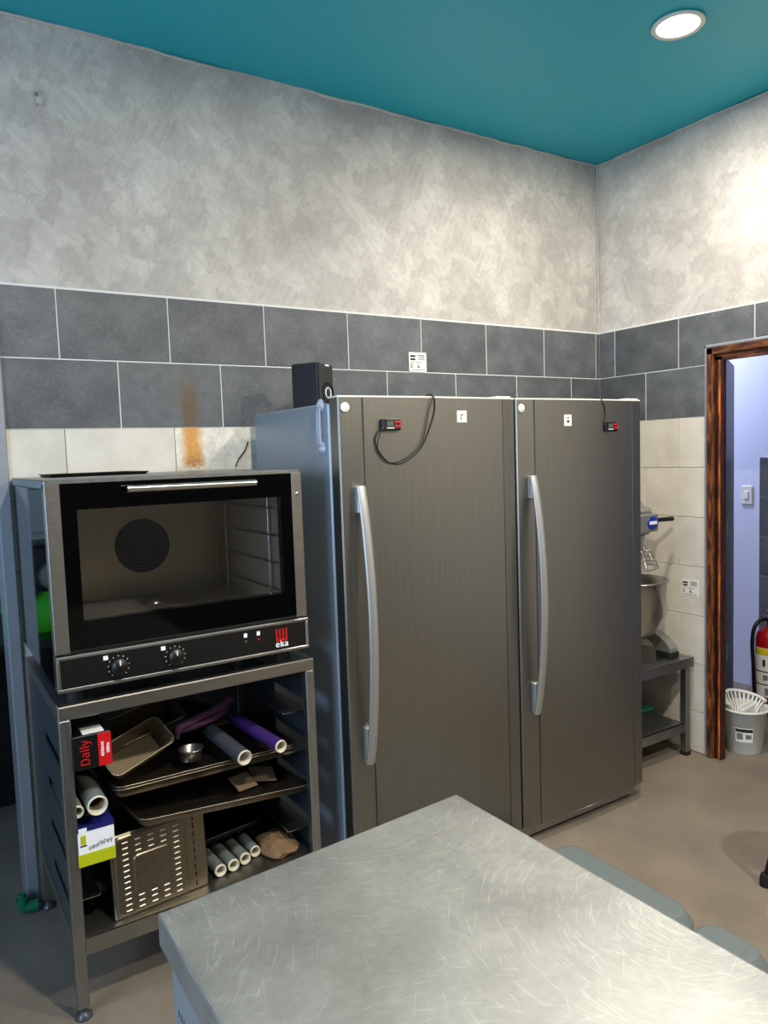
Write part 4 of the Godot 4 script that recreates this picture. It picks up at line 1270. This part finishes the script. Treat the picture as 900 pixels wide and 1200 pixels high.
# =====================================================================  counter, lids, stool
func build_counter():
	var t := thing("steel_counter", "scratched stainless steel counter with a louvred grey flank, nearest the camera", "counter", Vector3(-2.65, 0, 2.27))
	var o := Vector3(-2.65, 0, 2.27)
	var a := Vector2(-3.004, 1.628)
	var b := Vector2(-2.305, 1.581)
	var c := Vector2(-2.283, 2.96)
	var d := Vector2(-3.004, 2.96)
	# worktop with a rolled edge
	var mid := (a + b + c + d) * 0.25
	var rings := []
	for l in [[0.004, 0.738], [0.0, 0.741], [0.0, 0.795], [0.0016, 0.7988], [0.006, 0.8]]:
		var ring := PackedVector3Array()
		for p in [c, d, a, b]:
			var q: Vector2 = p + Vector2(signf(mid.x - p.x), signf(mid.y - p.y)) * l[0]
			ring.append(Vector3(q.x - o.x, l[1], q.y - o.z))
		rings.append(ring)
	var st := nst()
	loft(st, rings, true, true, false)
	obj("worktop", st, mats["scratched_steel"], t)
	# carcass, the flank towards the aisle is pierced by the grille
	var x := -2.99 - o.x
	var z0 := 1.646 - o.z
	var z1 := 2.94 - o.z
	st = nst()
	bc(st, Vector3(x + 0.03, 0.1, z0 + 0.002), Vector3(0.345, 0.738, z1), 0.002)
	obj("carcass", st, mats["cabinet_grey"], t)
	var g0 := 1.672 - o.z
	var g1 := 2.08 - o.z
	st = nst()
	bc(st, Vector3(x, 0.1, z0), Vector3(x + 0.03, 0.738, g0))
	bc(st, Vector3(x, 0.1, g1), Vector3(x + 0.03, 0.738, z1))
	bc(st, Vector3(x, 0.705, g0), Vector3(x + 0.03, 0.738, g1))
	bc(st, Vector3(x, 0.1, g0), Vector3(x + 0.03, 0.36, g1))
	obj("side_panel", st, mats["cabinet_grey"], t)
	st = nst()
	for k in 4:
		bc(st, Vector3(x, 0.36 + 0.075 * k + (0.06 if k > 0 else 0.055), g0), Vector3(x + 0.003, 0.36 + 0.075 * (k + 1) + 0.045, g1)) if k < 4 and k > 0 else null
	var zz := g0 + 0.006
	while zz < g1:
		bc(st, Vector3(x + 0.0004, 0.36, zz), Vector3(x + 0.004, 0.706, zz + 0.0068))
		zz += 0.0136
	obj("grille", st, mats["cabinet_grey"], t)
	obj("grille_backing", bcm(Vector3(x + 0.026, 0.355, g0), Vector3(x + 0.0295, 0.71, g1)), mats["black_matt"], t)
	for p in [Vector3(x - 0.001, 0.728, z0 + 0.008), Vector3(x - 0.001, 0.712, z0 + 0.014)]:
		obj("rivet", lathe_m([[0.005, 0], [0.004, 0.002], [0.0005, 0.003]], 12, Transform3D(Basis(Vector3.BACK, PI / 2), p)), mats["steel_bright"], t)
	for sx in [x + 0.06, 0.3]:
		for sz in [z0 + 0.06, z1 - 0.06]:
			obj("foot", lathe_m([[0.025, 0.0], [0.025, 0.02], [0.018, 0.03], [0.018, 0.102]], 16, Transform3D(Basis(), Vector3(sx, 0, sz))), mats["dark_rubber"], t)
	# grey lids on the floor on the far side of the counter
	for q in [[-1.49, 1.205, 0.5, 0.57, "longer grey moulded plastic lid on the floor between counter and fridges"], [-1.49, 1.625, 0.5, 0.235, "shorter grey moulded plastic lid on the floor, farther from the fridges"]]:
		var l := thing("plastic_lid", q[4], "lid", Vector3(q[0], 0, q[1]))
		st = nst()
		var w: float = q[2]
		var dd: float = q[3]
		stack(st, [[w, dd, 0.07, 0.0], [w, dd, 0.07, 0.028], [w - 0.008, dd - 0.008, 0.067, 0.034], [w - 0.05, dd - 0.05, 0.05, 0.066], [w - 0.06, dd - 0.06, 0.045, 0.07], [w - 0.075, dd - 0.075, 0.04, 0.071]], Transform3D(), true, 8)
		obj("shell", st, mats["lid_grey"], l)
		st = nst()
		stack(st, [[w - 0.12, dd - 0.1, 0.03, 0.0705], [w - 0.13, dd - 0.11, 0.028, 0.075]], Transform3D(), false, 6)
		obj("raised_panel", st, mats["lid_grey"], l)
	# stool whose near leg shows at the right edge of the view
	var s := thing("black_stool", "black stool leg with a rubber shoe at the edge of the view near the doorway", "stool", Vector3(-0.655, 0, 1.62))
	obj("seat", lathe_m([[0.12, 0.43], [0.135, 0.435], [0.136, 0.445], [0.12, 0.45], [0.001, 0.451]], 28), mats["black_plastic"], s)
	for k in 4:
		var an := PI * 0.22 + PI * 0.5 * k
		var dir := Vector3(cos(an), 0, sin(an))
		var leg := obj("leg", tube_m([dir * 0.13 + Vector3.UP * 0.435, dir * 0.195 + Vector3.UP * 0.2, dir * 0.235 + Vector3.UP * 0.03], 0.014, 10), mats["black_plastic"], s)
		obj("shoe", lathe_m([[0.02, 0.0], [0.02, 0.03], [0.015, 0.045]], 14, Transform3D(Basis(), dir * 0.24)), mats["dark_rubber"], leg)

# =====================================================================  mixer on its low stand
func build_mixer():
	var t := thing("mixer_stand", "low stainless steel stand with a lower shelf in the corner beside the narrower fridge", "table", Vector3(-0.33, 0, 0.34))
	var st := nst()
	bc(st, Vector3(-0.285, 0.503, -0.29), Vector3(0.29, 0.51, 0.285), 0.001)
	bc(st, Vector3(-0.285, 0.462, 0.281), Vector3(0.29, 0.506, 0.285))
	bc(st, Vector3(0.286, 0.462, -0.29), Vector3(0.29, 0.506, 0.285))
	obj("tabletop", st, mats["steel_plain"], t)
	for sx in [-0.262, 0.262]:
		for sz in [-0.262, 0.255]:
			var leg := obj("leg", bcm(Vector3(sx - 0.018, 0.018, sz - 0.018), Vector3(sx + 0.018, 0.503, sz + 0.018), 0.003), mats["steel_plain"], t)
			obj("foot", bcm(Vector3(sx - 0.02, 0, sz - 0.02), Vector3(sx + 0.02, 0.02, sz + 0.02), 0.002), mats["dark_rubber"], leg)
	st = nst()
	bc(st, Vector3(-0.24, 0.165, -0.27), Vector3(0.244, 0.17, 0.26))
	bc(st, Vector3(-0.24, 0.118, 0.256), Vector3(0.244, 0.17, 0.26))
	obj("shelf", st, mats["steel_plain"], t)
	var sk := obj("storage_sack", crumple(0.3, 0.26, 0.26, 41, 0.3), mats["speaker_grey"], self, Vector3(-0.36, 0.1705, 0.33))
	tag(sk, "dark grey slack sack on the lower shelf of the mixer stand", "sack")
	var gd := obj("green_board", bm(Vector3(0.2, 0.018, 0.3), 0.004), mats["green_plastic"], self, Vector3(-0.15, 0.1795, 0.24))
	tag(gd, "green plastic board lying on the lower shelf of the mixer stand", "board")
	# planetary mixer
	var m := thing("planetary_mixer", "planetary dough mixer with steel bowl and blue oval badge on the low stand", "mixer", Vector3(-0.30, 0.5105, 0.38))
	st = nst()
	bc(st, Vector3(-0.11, 0.0, -0.26), Vector3(0.11, 0.14, -0.08), 0.02)
	bc(st, Vector3(-0.085, 0.1, -0.25), Vector3(0.085, 0.66, -0.1), 0.03)
	obj("column", st, mats["mixer_grey"], m)
	# arched base legs
	for s in [-1, 1]:
		var pr := PackedVector2Array()
		for k in 11:
			var q := k / 10.0
			pr.append(Vector2(-0.2 + 0.40 * q, 0.03 + 0.13 * cos(q * PI * 0.5) if q < 1.0 else 0.03))
		pr.append(Vector2(0.2, 0.03)); pr.append(Vector2(0.13, 0.03))
		for k in 8:
			var q := 1.0 - k / 7.0
			pr.append(Vector2(-0.2 + 0.32 * q, 0.03 + 0.09 * cos(q * PI * 0.5)))
		# profile lies in the zy plane
		st = nst()
		prism(st, arch(), 0.062, Transform3D(Basis(Vector3(0, 0, 1), Vector3.UP, Vector3(-1, 0, 0)), Vector3(0.195 if s > 0 else -0.133, 0, 0)))
		var leg := obj("base_leg", st, mats["mixer_grey"], m)
		obj("rubber_pad", bcm(Vector3(-0.036, 0, 0.115), Vector3(0.036, 0.032, 0.205), 0.004), mats["dark_rubber"], leg, Vector3(0.164 * s, 0, 0))
	var up := Transform3D(Basis(), Vector3(0, 0, 0))
	st = nst()
	# head: long rounded hood
	var hd := Transform3D(Basis(Vector3.RIGHT, Vector3(0, 0, 1), Vector3(0, -1, 0)), Vector3(0, 0.70, -0.28))
	stack(st, [[0.15, 0.12, 0.04, 0.0], [0.19, 0.15, 0.05, 0.02], [0.2, 0.155, 0.05, 0.2], [0.2, 0.155, 0.05, 0.38], [0.185, 0.14, 0.045, 0.41], [0.15, 0.1, 0.03, 0.425]], hd, true, 6)
	obj("head", st, mats["mixer_grey"], m)
	st = nst()
	lathe(st, [[0.098, 0.755], [0.09, 0.79], [0.06, 0.815], [0.001, 0.822]], 28, Transform3D(Basis(), Vector3(0.0, -0.005, 0.03)))
	obj("motor_cover", st, mats["mixer_grey"], m)
	# badge block with the blue oval
	obj("badge_block", bcm(Vector3(-0.06, 0.645, 0.10), Vector3(0.108, 0.735, 0.155), 0.006), mats["mixer_grey"], m)
	var bf := Transform3D(Basis(Vector3(1.25, 0, 0), Vector3(0, 0, 1), Vector3(0, -1.0, 0)), Vector3(0.062, 0.69, 0.155))
	obj("badge", lathe_m([[0.033, 0], [0.033, 0.002], [0.028, 0.003], [0.001, 0.0032]], 32, bf), mats["blue_plastic"], m)
	obj("badge_band", bcm(Vector3(0.034, 0.683, 0.1578), Vector3(0.09, 0.699, 0.1588)), mats["white_print"], m)
	st = nst()
	tube(st, [Vector3(0.09, 0.70, 0.13), Vector3(0.125, 0.70, 0.14)], 0.007, 8)
	obj("lever", st, mats["steel_bright"], m)
	obj("lever_grip", tube_m([Vector3(0.118, 0.70, 0.138), Vector3(0.215, 0.70, 0.155)], [0.011, 0.0125], 12), mats["black_plastic"], m)
	# planet hub, guard, whisk
	obj("hub", lathe_m([[0.055, 0.50], [0.07, 0.51], [0.075, 0.58], [0.085, 0.63]], 28, Transform3D(Basis(), Vector3(0, 0, 0.05))), mats["mixer_grey"], m)
	st = nst()
	for k in 14:
		var an := TAU * k / 14
		var d := Vector3(cos(an), 0, sin(an))
		tube(st, [Vector3(0, 0.575, 0.05) + d * 0.078, Vector3(0, 0.545, 0.05) + d * 0.115, Vector3(0, 0.465, 0.05) + d * 0.145], 0.0028, 6)
	for q in [[0.552, 0.105], [0.51, 0.132], [0.466, 0.146]]:
		var ring := []
		for k in 33: ring.append(Vector3(cos(TAU * k / 32) * q[1], q[0], 0.05 + sin(TAU * k / 32) * q[1]))
		tube(st, ring, 0.003, 6)
	obj("wire_guard", st, mats["steel_bright"], m)
	st = nst()
	lathe(st, [[0.02, 0.42], [0.02, 0.51]], 14, Transform3D(Basis(), Vector3(0, 0, 0.05)))
	for k in 8:
		var an := TAU * k / 8
		var d := Vector3(cos(an), 0, sin(an))
		tube(st, curve([Vector3(0, 0.43, 0.05) + d * 0.016, Vector3(0, 0.36, 0.05) + d * 0.08, Vector3(0, 0.27, 0.05) + d * 0.10, Vector3(0, 0.20, 0.05) + d * 0.05, Vector3(0, 0.18, 0.05)], 4), 0.002, 5)
	obj("whisk", st, mats["steel_bright"], m)
	st = nst()
	lathe(st, [[0.07, 0.115], [0.1, 0.125], [0.142, 0.17], [0.163, 0.24], [0.166, 0.40], [0.178, 0.402], [0.178, 0.408], [0.164, 0.408], [0.159, 0.24], [0.136, 0.174], [0.08, 0.128], [0.001, 0.124]], 44, Transform3D(Basis(), Vector3(0, 0, 0.075)))
	obj("bowl", st, mats["steel_bright"], m)
	obj("bowl_cradle", bcm(Vector3(-0.15, 0.26, -0.12), Vector3(0.15, 0.3, -0.085), 0.006), mats["mixer_grey"], m)

func arch() -> PackedVector2Array:
	var p := PackedVector2Array()
	for k in 12:
		var q := k / 11.0
		p.append(Vector2(-0.2 + 0.40 * sin(q * PI * 0.5), 0.03 + 0.135 * cos(q * PI * 0.5)))
	p.append(Vector2(0.125, 0.03))
	for k in 9:
		var q := 1.0 - k / 8.0
		p.append(Vector2(-0.2 + 0.31 * sin(q * PI * 0.5), 0.03 + 0.085 * cos(q * PI * 0.5) + 0.0005))
	return p

# =====================================================================  bucket and extinguisher in the hall
func build_bucket():
	var t := thing("mop_bucket", "white plastic mop bucket with a slotted wringer, standing in the doorway", "bucket", Vector3(0.22, 0, 0.735), deg_to_rad(-80))
	t.scale = Vector3.ONE * 0.94
	obj("pail", lathe_m([[0.086, 0.0], [0.09, 0.004], [0.115, 0.232], [0.127, 0.236], [0.128, 0.246], [0.118, 0.248], [0.112, 0.235], [0.086, 0.01], [0.001, 0.01]], 40), mats["bucket_plastic"], t)
	# wringer: slotted half cone rising above the rim
	var st := nst()
	for k in 17:
		var a := deg_to_rad(110.0 + 200.0 * k / 16.0)
		var d := Vector3(cos(a), 0, sin(a))
		var hi := 0.30 - 0.03 * absf(k - 8) / 8.0
		tube(st, [d * 0.05 + Vector3(0, 0.17, 0), d * 0.085 + Vector3(0, 0.235, 0), d * 0.112 + Vector3(0, hi, 0)], 0.0055, 6)
	var rim := []
	var low := []
	for k in 25:
		var a := deg_to_rad(104.0 + 212.0 * k / 24.0)
		rim.append(Vector3(cos(a) * 0.113, 0.30 - 0.03 * absf(k - 12) / 12.0, sin(a) * 0.113))
		low.append(Vector3(cos(a) * 0.055, 0.175, sin(a) * 0.055))
	tube(st, rim, 0.009, 8)
	tube(st, low, 0.009, 8)
	obj("wringer", st, mats["white_plastic"], t)
	st = nst()
	bc(st, Vector3(0.0, 0.236, -0.1), Vector3(0.012, 0.262, 0.1), 0.004)
	bc(st, Vector3(0.03, 0.19, -0.095), Vector3(0.036, 0.25, 0.095), 0.002)
	for k in 9:
		bc(st, Vector3(0.006, 0.19, -0.09 + 0.0215 * k), Vector3(0.034, 0.25, -0.084 + 0.0215 * k), 0.001)
	obj("wringer_gate", st, mats["white_plastic"], t)
	# printed label on the front
	var face := func(u: float, v: float) -> Vector3:
		var a := deg_to_rad(68.0) - u
		var r := 0.0912 + 0.025 * v / 0.232 + 0.0012
		return Vector3(cos(a) * r, v, sin(a) * r)
	var parts := [["label", "paper", -0.42, 0.42, 0.075, 0.155], ["label_band", "ink", -0.40, 0.40, 0.132, 0.15], ["label_print", "grey_ink", -0.36, -0.06, 0.09, 0.126], ["label_print", "grey_ink", 0.06, 0.34, 0.095, 0.12]]
	var lift := 0.0
	for p in parts:
		st = nst()
		st.set_smooth_group(1)
		for k in 8:
			var u0: float = lerpf(p[2], p[3], k / 8.0)
			var u1: float = lerpf(p[2], p[3], (k + 1) / 8.0)
			var a: Vector3 = face.call(u0, p[4])
			var b: Vector3 = face.call(u1, p[4])
			var c: Vector3 = face.call(u1, p[5])
			var d: Vector3 = face.call(u0, p[5])
			var n := Vector3(a.x, 0, a.z).normalized()
			quad(st, a + n * lift, b + n * lift, c + n * lift, d + n * lift, n)
		obj(p[0], st, mats[p[1]], t)
		lift = 0.0008

func build_extinguisher():
	var t := thing("fire_extinguisher", "red fire extinguisher with yellow and white label, in the hall behind the mop bucket", "extinguisher", Vector3(0.83, 0, 0.52))
	obj("cylinder", lathe_m([[0.07, 0.03], [0.078, 0.04], [0.078, 0.44], [0.07, 0.475], [0.045, 0.5], [0.022, 0.51], [0.02, 0.53]], 36), mats["extinguisher_red"], t)
	obj("base_ring", lathe_m([[0.08, 0.0], [0.081, 0.045], [0.076, 0.045]], 36), mats["black_plastic"], t)
	obj("label", lathe_m([[0.0786, 0.11], [0.0788, 0.112], [0.0788, 0.395], [0.0786, 0.397]], 36, Transform3D(), false, false), mats["paper"], t)
	obj("label_band", lathe_m([[0.0792, 0.355], [0.0794, 0.356], [0.0794, 0.394], [0.0792, 0.395]], 36, Transform3D(), false, false), mats["label_yellow"], t)
	for y in [0.18, 0.255]:
		obj("label_stripe", lathe_m([[0.0792, y], [0.0794, y + 0.001], [0.0794, y + 0.006], [0.0792, y + 0.007]], 36, Transform3D(), false, false), mats["ink"], t)
	# flame mark and small print facing the room
	var d := Vector3(-0.86, 0, 0.51)
	var side := Vector3(-0.51, 0, -0.86)
	var bs := Basis(-side, Vector3.UP, d)
	for q in [[0.02, 0.31, 0.03, 0.05, "pan_rust"], [-0.03, 0.31, 0.03, 0.04, "ink"], [0.03, 0.225, 0.03, 0.04, "ink"], [-0.02, 0.225, 0.05, 0.03, "grey_ink"], [0.0, 0.145, 0.08, 0.04, "grey_ink"]]:
		var off: float = q[0]
		var st := nst()
		bx(st, -side * off + Vector3(0, q[1], 0) + d * (sqrt(0.0792 * 0.0792 - off * off) - 0.0005), Vector3(q[2] * 0.7, q[3], 0.003), 0.0, Basis(Vector3.UP, -asin(off / 0.0792)) * bs if false else bs)
		obj("label_print", st, mats[q[4]], t)
	obj("valve", lathe_m([[0.02, 0.525], [0.024, 0.53], [0.024, 0.56], [0.014, 0.57], [0.014, 0.59]], 18), mats["steel_bright"], t)
	var st := nst()
	bc(st, Vector3(-0.012, 0.585, -0.02), Vector3(0.012, 0.6, 0.11), 0.004)
	obj("handle", st, mats["extinguisher_red"], t)
	st = nst()
	tube(st, [Vector3(0, 0.6, -0.01), Vector3(0, 0.66, 0.04), Vector3(0, 0.665, 0.12)], 0.009, 8)
	obj("squeeze_grip", st, mats["white_plastic"], t)
	obj("hose", tube_m(curve([Vector3(-0.02, 0.555, 0), Vector3(-0.07, 0.555, -0.02), Vector3(-0.105, 0.51, -0.035), Vector3(-0.115, 0.42, -0.04), Vector3(-0.11, 0.28, -0.035), Vector3(-0.105, 0.12, -0.03)], 6), 0.011, 10), mats["black_plastic"], t)

# =====================================================================  small things
func build_small():
	var info := [[-0.28, 0.3, 0.3, 0.1, true], [-0.28, 0.14, 0.28, 0.1, true], [0.2, 0.34, 0.4, 0.06, false], [0.24, 0.24, 0.32, 0.05, false], [0.2, 0.15, 0.4, 0.04, false], [-0.32, -0.02, 0.2, 0.03, false], [0.05, -0.02, 0.4, 0.03, false], [-0.36, -0.16, 0.12, 0.05, true], [0.02, -0.2, 0.05, 0.16, true], [0.05, -0.27, 0.2, 0.03, true], [-0.36, -0.27, 0.12, 0.05, true], [0.0, -0.4, 0.8, 0.03, false]]
	sticker("white printed notice stuck on the slate tiles above the wider fridge", Vector3(-1.257, 2.012, 0.0062), 0.1, 0.09, Basis(), info, "printed_notice")
	sticker("white printed notice stuck on the cream tiles between mixer and doorway", Vector3(-0.0062, 0.853, 0.58), 0.1, 0.085, Basis(Vector3.UP, -PI / 2), info, "printed_notice")
	var st := nst()
	var n := thing("wall_hook", "tiny bent metal hook left high in the plaster above the oven", "hook", Vector3(-2.851, 2.863, -0.004))
	tube(st, curve([Vector3(0, 0.012, 0), Vector3(0, 0.014, 0.02), Vector3(0.002, -0.004, 0.026), Vector3(0.003, -0.022, 0.02), Vector3(0.004, -0.026, 0.012)], 5), 0.003, 6)
	obj("wire", st, mats["steel_bright"], n)
